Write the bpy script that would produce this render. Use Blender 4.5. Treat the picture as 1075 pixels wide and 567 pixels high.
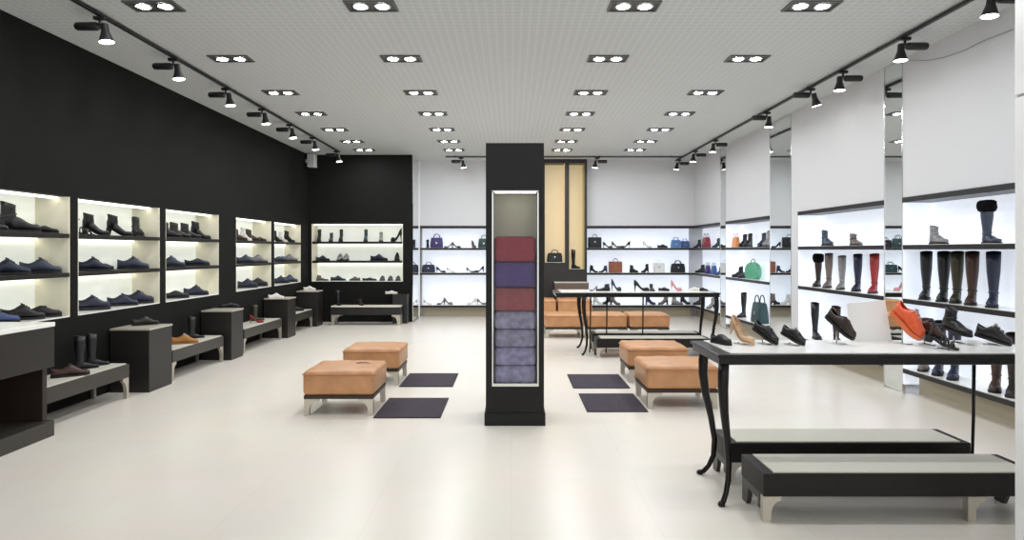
import bpy, bmesh, math, random
from mathutils import Vector, Matrix
random.seed(7)
for o in list(bpy.data.objects):
    bpy.data.objects.remove(o)
S = bpy.context.scene
COL = S.collection

# ---------------------------------------------------------------- camera, world, exposure
F, HZ, CX, EYE = 640.0, 263.0, 537.0, 1.5          # focal length, horizon row, vanishing column (1075x567 frame), eye height
cam_d = bpy.data.cameras.new('camera')
cam_d.sensor_width = 36.0
cam_d.lens = F / 1075.0 * 36.0
cam_d.shift_x = (537.5 - CX) / 1075.0
cam_d.shift_y = (HZ - 283.5) / 1075.0
cam = bpy.data.objects.new('camera', cam_d)
COL.objects.link(cam)
cam.location = (0, 0, EYE)
cam.rotation_euler = (math.radians(90), 0, 0)
S.camera = cam

W = bpy.data.worlds.new('front_fill')  # added white fill, enters through the open front behind the camera
S.world = W
W.use_nodes = True
W.node_tree.nodes['Background'].inputs[0].default_value = (0.96, 0.98, 1.0, 1)
W.node_tree.nodes['Background'].inputs[1].default_value = 1.1

S.view_settings.view_transform = 'Standard'
S.view_settings.look = 'None'
S.view_settings.gamma = 1.0
S.view_settings.use_curve_mapping = False
S.view_settings.exposure = 0.32
S.cycles.use_denoising = True
S.cycles.max_bounces = 8
S.cycles.diffuse_bounces = 5
S.cycles.glossy_bounces = 5
S.cycles.sample_clamp_indirect = 6.0
LAMP_POWER = 196.0
SPOT_POWER = 14.0
LED = 2.6
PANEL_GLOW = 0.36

# ---------------------------------------------------------------- materials
def lin(c):
    c = c / 255.0
    return c / 12.92 if c <= 0.04045 else ((c + 0.055) / 1.055) ** 2.4

MATS = {}
def mat(name, rgb=(200, 200, 200), rough=0.5, metal=0.0, emit=0.0, emit_rgb=None, spec=0.5, noise=None, bump=None, coat=0.0):
    if name in MATS:
        return MATS[name]
    m = bpy.data.materials.new(name)
    m.use_nodes = True
    nt = m.node_tree
    b = nt.nodes['Principled BSDF']
    c = tuple(lin(v) for v in rgb) + (1,)
    b.inputs['Base Color'].default_value = c
    b.inputs['Roughness'].default_value = rough
    b.inputs['Metallic'].default_value = metal
    b.inputs['Specular IOR Level'].default_value = spec
    b.inputs['Coat Weight'].default_value = coat
    if emit:
        e = emit_rgb or rgb
        b.inputs['Emission Color'].default_value = tuple(lin(v) for v in e) + (1,)
        b.inputs['Emission Strength'].default_value = emit
    if noise or bump:
        tc = nt.nodes.new('ShaderNodeTexCoord')
        n = nt.nodes.new('ShaderNodeTexNoise')
        n.inputs['Scale'].default_value = (noise or bump)[0]
        n.inputs['Detail'].default_value = 4
        nt.links.new(tc.outputs['Object'], n.inputs['Vector'])
        if noise:
            r = nt.nodes.new('ShaderNodeValToRGB')
            k = noise[1]
            r.color_ramp.elements[0].color = tuple(v * (1 - k) for v in c[:3]) + (1,)
            r.color_ramp.elements[1].color = tuple(min(1, v * (1 + k)) for v in c[:3]) + (1,)
            r.color_ramp.elements[0].position = 0.3
            r.color_ramp.elements[1].position = 0.7
            nt.links.new(n.outputs['Fac'], r.inputs['Fac'])
            nt.links.new(r.outputs['Color'], b.inputs['Base Color'])
        if bump:
            bp = nt.nodes.new('ShaderNodeBump')
            bp.inputs['Strength'].default_value = bump[1]
            bp.inputs['Distance'].default_value = 0.01
            nt.links.new(n.outputs['Fac'], bp.inputs['Height'])
            nt.links.new(bp.outputs['Normal'], b.inputs['Normal'])
    MATS[name] = m
    return m

def floor_material():
    m = mat('cream_polished_floor', (240, 236, 228), 0.27, spec=0.4)
    nt = m.node_tree
    b = nt.nodes['Principled BSDF']
    geo = nt.nodes.new('ShaderNodeNewGeometry')
    br = nt.nodes.new('ShaderNodeTexBrick')
    br.offset = 0.0
    br.inputs['Scale'].default_value = 1.0
    br.inputs['Brick Width'].default_value = 0.8
    br.inputs['Row Height'].default_value = 0.8
    br.inputs['Mortar Size'].default_value = 0.0025
    a = tuple(lin(v) for v in (240, 233, 222)) + (1,)
    c = tuple(lin(v) for v in (238, 231, 219)) + (1,)
    br.inputs['Color1'].default_value = a
    br.inputs['Color2'].default_value = c
    br.inputs['Mortar'].default_value = tuple(lin(v) for v in (232, 225, 213)) + (1,)
    nt.links.new(geo.outputs['Position'], br.inputs['Vector'])
    n = nt.nodes.new('ShaderNodeTexNoise')
    n.inputs['Scale'].default_value = 1.6
    n.inputs['Detail'].default_value = 6
    nt.links.new(geo.outputs['Position'], n.inputs['Vector'])
    mx = nt.nodes.new('ShaderNodeMixRGB')
    mx.blend_type = 'MULTIPLY'
    mx.inputs['Fac'].default_value = 0.10
    nt.links.new(br.outputs['Color'], mx.inputs['Color1'])
    nt.links.new(n.outputs['Color'], mx.inputs['Color2'])
    nt.links.new(mx.outputs['Color'], b.inputs['Base Color'])
    return m

def ceiling_material():
    m = mat('open_cell_ceiling', (205, 205, 202), 0.65, spec=0.3)
    nt = m.node_tree
    b = nt.nodes['Principled BSDF']
    geo = nt.nodes.new('ShaderNodeNewGeometry')
    sx = nt.nodes.new('ShaderNodeSeparateXYZ')
    nt.links.new(geo.outputs['Position'], sx.inputs[0])
    outs = []
    for ax in (0, 1):
        d = nt.nodes.new('ShaderNodeMath'); d.operation = 'DIVIDE'
        d.inputs[1].default_value = 0.075
        nt.links.new(sx.outputs[ax], d.inputs[0])
        fr = nt.nodes.new('ShaderNodeMath'); fr.operation = 'FRACT'
        nt.links.new(d.outputs[0], fr.inputs[0])
        g = nt.nodes.new('ShaderNodeMath'); g.operation = 'GREATER_THAN'
        g.inputs[1].default_value = 0.3
        nt.links.new(fr.outputs[0], g.inputs[0])
        outs.append(g)
    mu = nt.nodes.new('ShaderNodeMath'); mu.operation = 'MULTIPLY'
    nt.links.new(outs[0].outputs[0], mu.inputs[0])
    nt.links.new(outs[1].outputs[0], mu.inputs[1])
    mx = nt.nodes.new('ShaderNodeMixRGB')
    mx.inputs['Color1'].default_value = tuple(lin(v) for v in (205, 209, 210)) + (1,)
    mx.inputs['Color2'].default_value = tuple(lin(v) for v in (196, 200, 201)) + (1,)
    nt.links.new(mu.outputs[0], mx.inputs['Fac'])
    nt.links.new(mx.outputs['Color'], b.inputs['Base Color'])
    return m

DARKWALL = mat('charcoal_wall_paint', (26, 26, 25), 0.75, spec=0.12, noise=(2.0, 0.06))
WHITEWALL = mat('pale_grey_wall_panel', (212, 213, 216), 0.45)
WHITEGLOSS = mat('white_glossy_cladding', (250, 251, 251), 0.25)
SEAM = mat('grey_cladding_seam', (150, 152, 152), 0.5)
DARKWOOD = mat('dark_stained_wood', (24, 21, 18), 0.45, spec=0.3, noise=(9.0, 0.15))
GREYWOOD = mat('dark_grey_brown_lacquer', (54, 51, 46), 0.38, noise=(6.0, 0.08))
DARKBROWN = mat('dark_red_brown_lining', (44, 30, 25), 0.5)
BLACKSHELF = mat('black_shelf_board', (20, 19, 20), 0.4)
BLACKMETAL = mat('black_powder_coat', (24, 24, 25), 0.42)
STEEL = mat('brushed_nickel', (196, 190, 178), 0.32, metal=0.75)
CHROME = mat('polished_steel_trim', (215, 215, 212), 0.15, metal=0.9)
CREAMTOP = mat('cream_display_top', (226, 222, 206), 0.35)
WHITETOP = mat('white_glossy_top', (244, 243, 238), 0.2)
TAN = mat('tan_leather', (194, 142, 98), 0.42, noise=(7.0, 0.12), bump=(14.0, 0.25))
TANSEAM = mat('tan_leather_piping', (178, 118, 74), 0.5)
MATMAT = mat('charcoal_violet_mat', (72, 66, 74), 0.9, spec=0.15, noise=(60.0, 0.15))
PLINTH = mat('beige_plinth', (188, 178, 156), 0.5)
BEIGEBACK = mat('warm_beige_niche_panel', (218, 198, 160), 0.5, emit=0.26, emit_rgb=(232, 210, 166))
BEIGEYEL = mat('olive_yellow_niche_side', (220, 204, 120), 0.5)
MIRROR = mat('mirror_glass', (232, 236, 236), 0.0, metal=1.0)
GLOW = mat('glowing_white_panel', (236, 240, 248), 0.4, emit=PANEL_GLOW * 1.35, emit_rgb=(232, 241, 255))
GLOWWARM = mat('backlit_cream_panel', (236, 238, 226), 0.4, emit=PANEL_GLOW * 0.95, emit_rgb=(244, 250, 240))
CREAMSIDE = mat('cream_bay_side', (240, 235, 214), 0.5)
LEDM = mat('led_strip', (255, 255, 255), 0.4, emit=LED, emit_rgb=(255, 251, 238))
LAMP = mat('ceiling_lamp_lens', (255, 255, 255), 0.3, emit=LAMP_POWER, emit_rgb=(250, 252, 255))
SPOTL = mat('spotlight_lens', (255, 255, 255), 0.3, emit=SPOT_POWER, emit_rgb=(255, 250, 240))
WHITEPL = mat('white_plastic', (222, 224, 222), 0.45)
CARD = mat('white_acrylic_card', (246, 246, 244), 0.3)
FLOORM = floor_material()
CEILM = ceiling_material()

def leather(rgb, rough=0.38):
    return mat('leather_%d_%d_%d_%d' % (rgb + (int(rough * 100),)), rgb, rough, noise=(25.0, 0.12))
RUBBER = mat('black_rubber_sole', (26, 25, 25), 0.6)
PALESOLE = mat('pale_rubber_sole', (222, 214, 200), 0.6)
LACE = mat('pale_laces', (188, 184, 178), 0.7)
DARKLACE = mat('dark_laces', (58, 54, 52), 0.7)
GOLD = mat('brass_fitting', (198, 160, 84), 0.28, metal=0.9)

def glass_material():
    m = bpy.data.materials.new('clear_display_glass')
    m.use_nodes = True
    nt = m.node_tree
    nt.nodes.clear()
    out = nt.nodes.new('ShaderNodeOutputMaterial')
    t = nt.nodes.new('ShaderNodeBsdfTransparent')
    t.inputs[0].default_value = (0.93, 0.95, 0.94, 1)
    g = nt.nodes.new('ShaderNodeBsdfGlossy')
    g.inputs['Roughness'].default_value = 0.03
    fr = nt.nodes.new('ShaderNodeFresnel'); fr.inputs[0].default_value = 1.28
    mx = nt.nodes.new('ShaderNodeMixShader')
    nt.links.new(fr.outputs[0], mx.inputs[0])
    nt.links.new(t.outputs[0], mx.inputs[1])
    nt.links.new(g.outputs[0], mx.inputs[2])
    nt.links.new(mx.outputs[0], out.inputs[0])
    return m
GLASS = glass_material()

# ---------------------------------------------------------------- mesh helpers
class MB:
    """collects shapes into one mesh"""
    def __init__(s):
        s.bm = bmesh.new()
    def box(s, x0, x1, y0, y1, z0, z1, bevel=0.0, seg=2, mi=0):
        x0, x1 = min(x0, x1), max(x0, x1)
        y0, y1 = min(y0, y1), max(y0, y1)
        z0, z1 = min(z0, z1), max(z0, z1)
        r = bmesh.ops.create_cube(s.bm, size=1.0)
        vs = r['verts']
        for v in vs:
            v.co = Vector((x0 + (v.co.x + .5) * (x1 - x0), y0 + (v.co.y + .5) * (y1 - y0), z0 + (v.co.z + .5) * (z1 - z0)))
        fs = {f for v in vs for f in v.link_faces}
        for f in fs:
            f.material_index = mi
        if bevel:
            es = list({e for v in vs for e in v.link_edges})
            bmesh.ops.bevel(s.bm, geom=es, offset=bevel, segments=seg, affect='EDGES', profile=0.5)
        return s
    def loft(s, rings, close=True, cap0=True, cap1=True, mi=0):
        rows = [[s.bm.verts.new(p) for p in r] for r in rings]
        n = len(rows[0])
        for a, b in zip(rows[:-1], rows[1:]):
            for i in range(n if close else n - 1):
                j = (i + 1) % n
                try:
                    f = s.bm.faces.new((a[i], a[j], b[j], b[i])); f.material_index = mi
                except ValueError:
                    pass
        for row, on in ((rows[0], cap0), (rows[-1], cap1)):
            if on:
                c = Vector((0, 0, 0))
                for v in row: c += v.co
                cv = s.bm.verts.new(c / n)
                for i in range(n if close else n - 1):
                    try:
                        f = s.bm.faces.new((row[i], row[(i + 1) % n], cv)); f.material_index = mi
                    except ValueError:
                        pass
        return s
    def tube(s, pts, rad, n=8, mi=0, flat=1.0):
        pts = [Vector(p) for p in pts]
        rr = rad if isinstance(rad, (list, tuple)) else [rad] * len(pts)
        rings = []
        up = Vector((0.0, 0.0, 1.0))
        prev = None
        for i, p in enumerate(pts):
            d = (pts[min(i + 1, len(pts) - 1)] - pts[max(i - 1, 0)]).normalized()
            if prev is None:
                u = d.cross(up)
                if u.length < 1e-3: u = d.cross(Vector((0, 1, 0)))
                u.normalize()
            else:
                u = (prev - d * prev.dot(d))
                if u.length < 1e-4: u = d.cross(up)
                u.normalize()
            prev = u
            v = d.cross(u)
            rings.append([p + u * (rr[i] * math.cos(2 * math.pi * k / n)) + v * (rr[i] * flat * math.sin(2 * math.pi * k / n)) for k in range(n)])
        return s.loft(rings, mi=mi)
    def lathe(s, prof, c=(0, 0, 0), n=16, axis=None, mi=0, cap0=True, cap1=True):
        M = axis or Matrix.Identity(3)
        c = Vector(c)
        rings = [[c + M @ Vector((r * math.cos(2 * math.pi * k / n), r * math.sin(2 * math.pi * k / n), z)) for k in range(n)] for r, z in prof]
        return s.loft(rings, mi=mi, cap0=cap0, cap1=cap1)
    def prism(s, outline, y0, y1, mi=0, axis='y'):
        """outline of (a, z) points extruded along y (or x)"""
        def P(a, z, t): return (a, t, z) if axis == 'y' else (t, a, z)
        A = [s.bm.verts.new(P(a, z, y0)) for a, z in outline]
        Bv = [s.bm.verts.new(P(a, z, y1)) for a, z in outline]
        n = len(outline)
        for i in range(n):
            f = s.bm.faces.new((A[i], A[(i + 1) % n], Bv[(i + 1) % n], Bv[i])); f.material_index = mi
        f = s.bm.faces.new(A); f.material_index = mi
        f = s.bm.faces.new(Bv[::-1]); f.material_index = mi
        return s
    def build(s, name, mats, parent=None, smooth=False, solid=0.0, angle=None):
        bmesh.ops.remove_doubles(s.bm, verts=s.bm.verts, dist=1e-5)
        bmesh.ops.recalc_face_normals(s.bm, faces=s.bm.faces)
        me = bpy.data.meshes.new(name)
        s.bm.to_mesh(me)
        s.bm.free()
        mats = mats if isinstance(mats, (list, tuple)) else [mats]
        for m in mats: me.materials.append(m)
        if smooth:
            for p in me.polygons: p.use_smooth = True
            if angle:
                me.set_sharp_from_angle(angle=math.radians(angle))
        o = bpy.data.objects.new(name, me)
        COL.objects.link(o)
        if solid:
            md = o.modifiers.new('wall', 'SOLIDIFY'); md.thickness = solid; md.offset = -1
        if parent: o.parent = parent
        return o

def tag(o, label, cat, group=None):
    o['label'] = label; o['category'] = cat
    if group: o['group'] = group
    return o
def thing(name, label, cat, loc=(0, 0, 0), rz=0.0, group=None):
    o = bpy.data.objects.new(name, None)
    COL.objects.link(o)
    o.empty_display_size = 0.05
    o.location = loc; o.rotation_euler = (0, 0, rz)
    return tag(o, label, cat, group)
def struct(o):
    o['kind'] = 'structure'
    return o
def dup(root, loc, rz, label, cat, group):
    r = root.copy(); COL.objects.link(r)
    r.location = loc; r.rotation_euler = (0, 0, rz)
    tag(r, label, cat, group)
    for ch in list(root.children):
        c = ch.copy(); COL.objects.link(c); c.parent = r
        for g in list(ch.children):
            d = g.copy(); COL.objects.link(d); d.parent = c
    return r
R = math.radians

# ================================================================ the room shell
H = 3.51
XL, XR, YB = -4.26, 4.1, 13.7
MB().box(-4.75, 4.75, -1.6, 14.3, -0.12, 0).build('floor', FLOORM)['kind'] = 'structure'
MB().box(-4.75, 4.75, -1.6, 14.3, H, H + 0.12).build('ceiling', CEILM)['kind'] = 'structure'

ZT, ZB = 2.02, 0.857
BAYS = [(4.49, 5.888), (5.99, 7.39), (7.51, 8.88), (9.43, 10.82), (10.95, 12.33)]
m = MB()
m.box(-4.72, -4.62, -1.6, 14.2, 0, H)
m.box(-4.62, XL, -1.6, 13.72, ZT, H)
m.box(-4.62, XL, -1.6, 13.72, 0, ZB)
ys = [-1.6] + [v for b in BAYS for v in b] + [13.72]
for i in range(0, len(ys), 2):
    m.box(-4.62, XL, ys[i], ys[i + 1], ZB, ZT)
struct(m.build('wall_left', DARKWALL))

# dark return wall at the back with its own lit recess
BX0, BX1, BZ0, BZ1, BY = -4.2, -2.28, 0.846, 2.06, 12.8
m = MB()
m.box(XL + .001, -2.09, BY, 13.7, BZ1, H)
m.box(XL + .001, -2.09, BY, 13.7, 0, BZ0)
m.box(XL + .001, BX0, BY, 13.7, BZ0, BZ1)
m.box(BX1, -2.09, BY, 13.7, BZ0, BZ1)
m.box(BX0, BX1, 13.2, 13.7, BZ0, BZ1)
struct(m.build('wall_back_left', DARKWALL))

# pale back wall above the lit units, and the wall behind them
m = MB()
m.box(-2.2, 4.7, 14.06, 14.2, 0, H)
m.box(-2.07, 0.39, YB, 14.06, 2.055, H)
m.box(1.67, 4.1, YB, 14.06, 2.055, H)
struct(m.build('wall_back', WHITEWALL))

# right wall: pale panels above the units, mirrors between them
UNIT = {'b': (3.3, 6.385), 'a': (6.71, 8.72), 'c': (9.68, 11.66), 'd': (11.98, 14.05)}
m = MB()
m.box(4.42, 4.55, -1.6, 14.2, 0, H)
for y0, y1 in UNIT.values():
    m.box(XR, 4.42, y0, y1, 2.055, H)
m.box(XR, 4.42, 8.72, 8.93, 0, H)
m.box(XR, 4.42, -1.6, 3.3, 0, H)
struct(m.build('wall_right', WHITEWALL))

# white clad pillar beside the nearest table, cut by the frame
m = MB()
px0 = 2.516
m.box(px0, 3.05, 2.2, 3.05, 0, 2.262, bevel=0.006, mi=0)
m.box(px0, 3.05, 2.2, 3.05, 2.274, H, bevel=0.006, mi=0)
m.box(px0 + .008, 3.04, 2.21, 3.04, 2.26, 2.276, mi=1)
struct(m.build('trim_1', [WHITEGLOSS, SEAM]))

# ---------------------------------------------------------------- mirrors
def mirror(x0, x1, y0, y1, label, axis):
    t = thing('wall_mirror', label, 'mirror', (0, 0, 0), 0, 'tall wall mirrors')
    if axis == 'x':      # faces -x at x0
        MB().box(x0, x0 + .012, y0 + .012, y1 - .012, .02, H - .01).build('mirror_glass', MIRROR, t)
        f = MB()
        for a, b in ((y0 + .001, y0 + .012), (y1 - .012, y1 - .001)):
            f.box(x0 - .004, x0 + .03, a, b, 0.001, H - .002)
        f.build('edge_trim', CHROME, t)
    else:                # faces +x at x1
        MB().box(x1 - .012, x1, y0, y1 - .04, .02, H - .01).build('mirror_glass', MIRROR, t)
        MB().box(x1 - .012, x1 + .012, y1 - .04, y1, 0.001, H - .002).build('edge_trim', WHITEGLOSS, t)
mirror(XR, None, 6.386, 6.709, 'narrow tall mirror between the two nearest bootlined wall units', 'x')
mirror(XR, None, 8.931, 9.679, 'wide tall mirror between the bare white stile and the green bag unit', 'x')
mirror(XR, None, 11.661, 11.979, 'slim tall mirror between the green bag unit and the corner unit', 'x')
mirror(None, -2.07, 12.81, 13.69, 'mirror on the side of the charcoal wall beside the purple bag shelves', 'y')

# ---------------------------------------------------------------- left bays: recessed lit shelf units
def left_bay(y0, y1, label):
    t = thing('shelf_unit', label, 'shelf unit', (XL, (y0 + y1) / 2, ZB), 0, 'lit shelf bays in the charcoal wall')
    h = (y1 - y0) / 2 - .002
    d = 0.345
    MB().box(-d, -d + .012, -h, h, .002, ZT - ZB - .002).build('back_panel', GLOWWARM, t)
    for sgn in (-1, 1):
        MB().box(-d + .012, -.004, sgn * h, sgn * (h - .012), .002, ZT - ZB - .002).build('side_panel', CREAMSIDE, t)
    MB().box(-d + .012, .002, -h + .012, h - .012, .003, .014).build('bottom_panel', WHITETOP, t)
    for z in (1.265 - ZB, 1.64 - ZB):
        sh = MB().box(-d + .012, .003, -h + .012, h - .012, z - .021, z + .021, bevel=.003).build('shelf', DARKWOOD, t)
        MB().box(-d + .02, -d + .05, -h + .03, h - .03, z - .034, z - .022).build('light_strip', LEDM, sh)
    MB().box(-.16, -.10, -h + .03, h - .03, ZT - ZB - .022, ZT - ZB - .004).build('light_strip', LEDM, t)
ORD = ['nearest', 'second', 'third', 'fourth', 'fifth']
for i, (a, b) in enumerate(BAYS):
    lb = {0: 'lit shelf bay nearest the front, with an upright dark ankle boot',
          1: 'second lit shelf bay, above the dark cube stand',
          2: 'third lit shelf bay, above the tan suede shoe',
          3: 'fourth lit shelf bay, brown boots on its top shelf',
          4: 'fifth lit shelf bay, last before the corner'}[i]
    left_bay(a, b, lb)

def back_bay():
    t = thing('shelf_unit', 'wide lit shelf unit on the charcoal return wall above the long bench', 'shelf unit', ((BX0 + BX1) / 2, BY, BZ0), 0)
    h = (BX1 - BX0) / 2 - .002
    d = .39
    top = BZ1 - BZ0
    MB().box(-h, h, d - .012, d, .002, top - .002).build('back_panel', GLOWWARM, t)
    for s in (-1, 1):
        MB().box(s * h, s * (h - .012), .004, d - .012, .002, top - .002).build('side_panel', CREAMSIDE, t)
    MB().box(-h + .012, h - .012, -.002, d - .012, .003, .014).build('bottom_panel', WHITETOP, t)
    for z in (1.26 - BZ0, 1.664 - BZ0):
        sh = MB().box(-h + .012, h - .012, -.003, d - .012, z - .024, z + .024, bevel=.003).build('shelf', DARKWOOD, t)
        MB().box(-h + .03, h - .03, d - .05, d - .02, z - .037, z - .025).build('light_strip', LEDM, sh)
    MB().box(-h + .03, h - .03, .10, .16, top - .022, top - .004).build('light_strip', LEDM, t)
back_bay()

# ---------------------------------------------------------------- right and back units: black boards on backlit panels
SHELF_Z = (1.56, 1.0, 0.27)
def wall_unit(y0, y1, label, end=True):
    """right wall, faces -x"""
    t = thing('display_unit', label, 'display unit', (XR, (y0 + y1) / 2, 0), 0, 'white backlit display units')
    h = (y1 - y0) / 2 - .002
    d = .315
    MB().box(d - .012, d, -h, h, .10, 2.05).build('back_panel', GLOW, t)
    if end:
        for s in (-1, 1):
            MB().box(.004, d - .012, s * h, s * (h - .010), .10, 2.02).build('end_panel', GLOW, t)  # end panels have no light behind them, glow added to match the back
    MB().box(-.012, d - .012, -h, h, 2.0, 2.052, bevel=.003).build('header_board', BLACKSHELF, t)
    for z in SHELF_Z:
        sh = MB().box(-.012, d - .013, -h + .011, h - .011, z - .05, z - .003, bevel=.003).build('shelf', BLACKSHELF, t)
        MB().box(.0, d - .014, -h + .012, h - .012, z - .003, z).build('shelf_top', WHITETOP, sh)
    MB().box(.16, .18, -h + .012, h - .012, 0.001, .219).build('plinth', PLINTH, t)
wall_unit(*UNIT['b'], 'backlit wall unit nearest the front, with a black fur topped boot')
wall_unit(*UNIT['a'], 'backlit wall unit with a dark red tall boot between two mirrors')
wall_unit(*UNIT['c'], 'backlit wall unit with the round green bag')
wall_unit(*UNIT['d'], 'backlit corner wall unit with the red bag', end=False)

def back_unit(x0, x1, label):
    t = thing('display_unit', label, 'display unit', ((x0 + x1) / 2, YB, 0), 0, 'white backlit display units')
    h = (x1 - x0) / 2 - .002
    d = .35
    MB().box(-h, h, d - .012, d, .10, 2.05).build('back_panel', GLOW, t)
    MB().box(-h, h, -.012, d - .012, 2.0, 2.052, bevel=.003).build('header_board', BLACKSHELF, t)
    for z in SHELF_Z:
        sh = MB().box(-h, h, -.012, d - .013, z - .05, z - .003, bevel=.003).build('shelf', BLACKSHELF, t)
        MB().box(-h + .001, h - .001, .0, d - .014, z - .003, z).build('shelf_top', WHITETOP, sh)
    MB().box(-h + .002, h - .002, .18, .20, 0.001, .219).build('plinth', PLINTH, t)
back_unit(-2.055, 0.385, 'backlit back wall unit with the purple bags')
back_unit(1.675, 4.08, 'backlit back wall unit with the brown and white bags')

# beige niche block in the back wall
NX0, NX1, NY = 0.4, 1.66, 13.4
def niche_block():
    t = thing('niche_cabinet', 'tall charcoal cabinet with two warm beige niches in the back wall', 'cabinet', (0, NY, 0), 0)
    n1 = ((572 - CX) * NY / F, (593 - CX) * NY / F, 1.235, 3.42)
    n2 = ((597.5 - CX) * NY / F, (613.5 - CX) * NY / F, 1.09, 3.42)
    m = MB()
    m.box(NX0, n1[0], 0, .6, 0, H - .002)
    m.box(n1[1], n2[0], 0, .6, 0, H - .002)
    m.box(n2[1], NX1, 0, .6, 0, H - .002)
    for n in (n1, n2):
        m.box(n[0], n[1], 0, .6, 0, n[2])
        m.box(n[0], n[1], 0, .6, n[3], H - .002)
    m.build('body', mat('charcoal_lacquer', (40, 36, 37), 0.4), t)
    for n in (n1, n2):
        nb = MB().box(n[0] + .001, n[1] - .001, .30, .31, n[2], n[3]).build('niche_back', BEIGEBACK, t)
        MB().box(n[1] - .008, n[1] - .001, .01, .30, n[2], n[3]).build('niche_side', BEIGEYEL if n is n2 else BEIGEBACK, nb)
        MB().box(n[0] + .001, n[1] - .009, .005, .30, n[2], n[2] + .006).build('niche_floor', CREAMTOP, nb)
    lx0 = (582.5 - CX) * 13.1 / F
    MB().box(lx0, NX1, -.3, -.001, .64, .80, bevel=.004).build('ledge', mat('taupe_ledge', (104, 92, 84), .35), t)
    MB().box(lx0 - .004, NX1, -.304, -.002, .801, .815).build('ledge_top', CREAMTOP, t)
    return n1, n2
NICHE1, NICHE2 = niche_block()

# ---------------------------------------------------------------- freestanding display pillar
def display_pillar():
    x0, x1, y0, y1 = -0.22, 0.278, 5.22, 5.70
    t = thing('display_pillar', 'charcoal freestanding pillar with a glazed niche of folded textiles', 'display pillar', ((x0 + x1) / 2, y0, 0), 0)
    c = (x0 + x1) / 2
    w = (x1 - x0) / 2
    n0, n1, z0, z1 = -.163 - c, .228 - c, .35, 2.006
    m = MB()
    m.box(-w, n0, 0, .48, .1, 2.42, bevel=.0)
    m.box(n1, w, 0, .48, .1, 2.42)
    m.box(n0, n1, 0, .48, .1, z0)
    m.box(n0, n1, 0, .48, z1, 2.42)
    m.box(n0, n1, .33, .48, z0, z1)
    m.build('body', mat('charcoal_pillar_lacquer', (28, 27, 27), 0.5, spec=0.25), t)
    MB().box(-w - .012, w + .012, -.012, .492, 0.001, .108, bevel=.003).build('plinth', mat('charcoal_pillar_lacquer'), t)
    f = MB()
    f.box(n0 - .004, n0 + .008, -.010, .012, z0, z1)
    f.box(n1 - .008, n1 + .004, -.010, .012, z0, z1)
    f.box(n0 - .004, n1 + .004, -.010, .012, z1 - .008, z1 + .006)
    f.box(n0 - .004, n1 + .004, -.012, .012, z0 - .012, z0 + .012)
    f.build('frame', CHROME, t)
    MB().box(n0 + .001, n1 - .001, .318, .329, z0, z1).build('niche_back', mat('putty_niche_panel', (216, 210, 192), .5), t)
    MB().box(n0 + .009, n1 - .009, .0, .005, z0 + .013, z1 - .009).build('glass_pane', GLASS, t)
    MB().box(n0 + .02, n1 - .02, .015, .03, z1 - .012, z1 - .002).build('light_strip', mat('added_niche_fill', (255, 255, 255), .4, emit=10.0, emit_rgb=(255, 246, 226)), t)  # added strip, put in to brighten the textiles and niche back
    return c
PC = display_pillar()

def folded(z0, z1, rgb, label, seed, wr=0.0, name='folded_textile'):
    """a soft folded bundle: layers with rounded folds"""
    rnd = random.Random(seed)
    t = thing(name, label, 'textile', (PC, 5.375, z0), 0, 'folded textiles stacked in the pillar niche')
    m = MB()
    h = z1 - z0
    k = 1 if not wr else 2
    for i in range(k):
        a, b = i * h / k, (i + 1) * h / k
        W_ = .184 - rnd.uniform(0, .004)
        D_ = .128
        rings = []
        nx = 14
        for s in range(nx + 1):
            x = -W_ + 2 * W_ * s / nx
            ed = min(1.0, (W_ - abs(x)) / .012 + .80)
            row = []
            for q in range(16):
                an = 2 * math.pi * q / 16
                cy = math.copysign(abs(math.cos(an)) ** .22, math.cos(an)) * D_ * ed
                cz = math.copysign(abs(math.sin(an)) ** .25, math.sin(an)) * (b - a) * .499 * ed
                wob = wr * math.sin(x * 38 + i * 2.1 + seed) * (1 if cy < 0 else 0) + wr * .6 * math.sin(x * 75 + q + seed)
                row.append((x, cy + (wob if cy < 0 else 0), (a + b) / 2 + cz))
            rings.append(row)
        m.loft(rings)
    m.build('folds', mat('textile_%d_%d_%d' % rgb, rgb, .85, spec=.2, noise=(16.0, .3 if wr else .12)), t, smooth=True)
zz = lambda y: 1.5 + (263 - y) * 5.24 / 640
folded(.3525, .663, (186, 176, 214), 'crinkled grey violet textile at the bottom of the pillar niche', 1, .010)
folded(.664, .974, (184, 174, 204), 'crinkled grey violet textile just under the brown red one', 2, .010)
folded(.975, 1.18, (184, 100, 105), 'faded brown red folded textile in the middle of the stack', 3)
folded(1.181, 1.40, (112, 90, 152), 'purple folded textile between the two red ones', 4)
folded(1.401, 1.623, (186, 80, 95), 'dark red folded textile on top of the stack', 5)

# ---------------------------------------------------------------- ceiling lights
def ceiling_light_proto():
    t = thing('ceiling_light', 'x', 'ceiling light', (0, 0, H))
    f = MB()
    for a in (-1, 1):
        f.box(a * .190, a * .206, -.105, .105, -.014, -.001)
        f.box(-.190, .190, a * .090, a * .105, -.014, -.001)
    f.build('frame', mat('grey_lamp_frame', (92, 92, 90), .4), t)
    MB().box(-.190, .190, -.090, .090, -.006, -.001).build('housing', mat('grey_lamp_housing', (70, 70, 69), .5), t)
    for a in (-1, 1):
        l = MB().lathe([(.066, -.0065), (.072, -.014), (.053, -.014), (.050, -.010)], (a * .090, 0, 0), 20, cap0=False, cap1=False).build('lamp', CHROME, t, smooth=True)
        MB().lathe([(.0515, -.0125), (.025, -.0125)], (a * .090, 0, 0), 20, cap0=False).build('lens', LAMP, l)
    return t
LX = [-2.93, -1.15, 1.005, 2.46]
LY = [3.65, 5.0, 6.37, 7.74, 8.93, 10.1, 11.2, 12.15]
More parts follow.
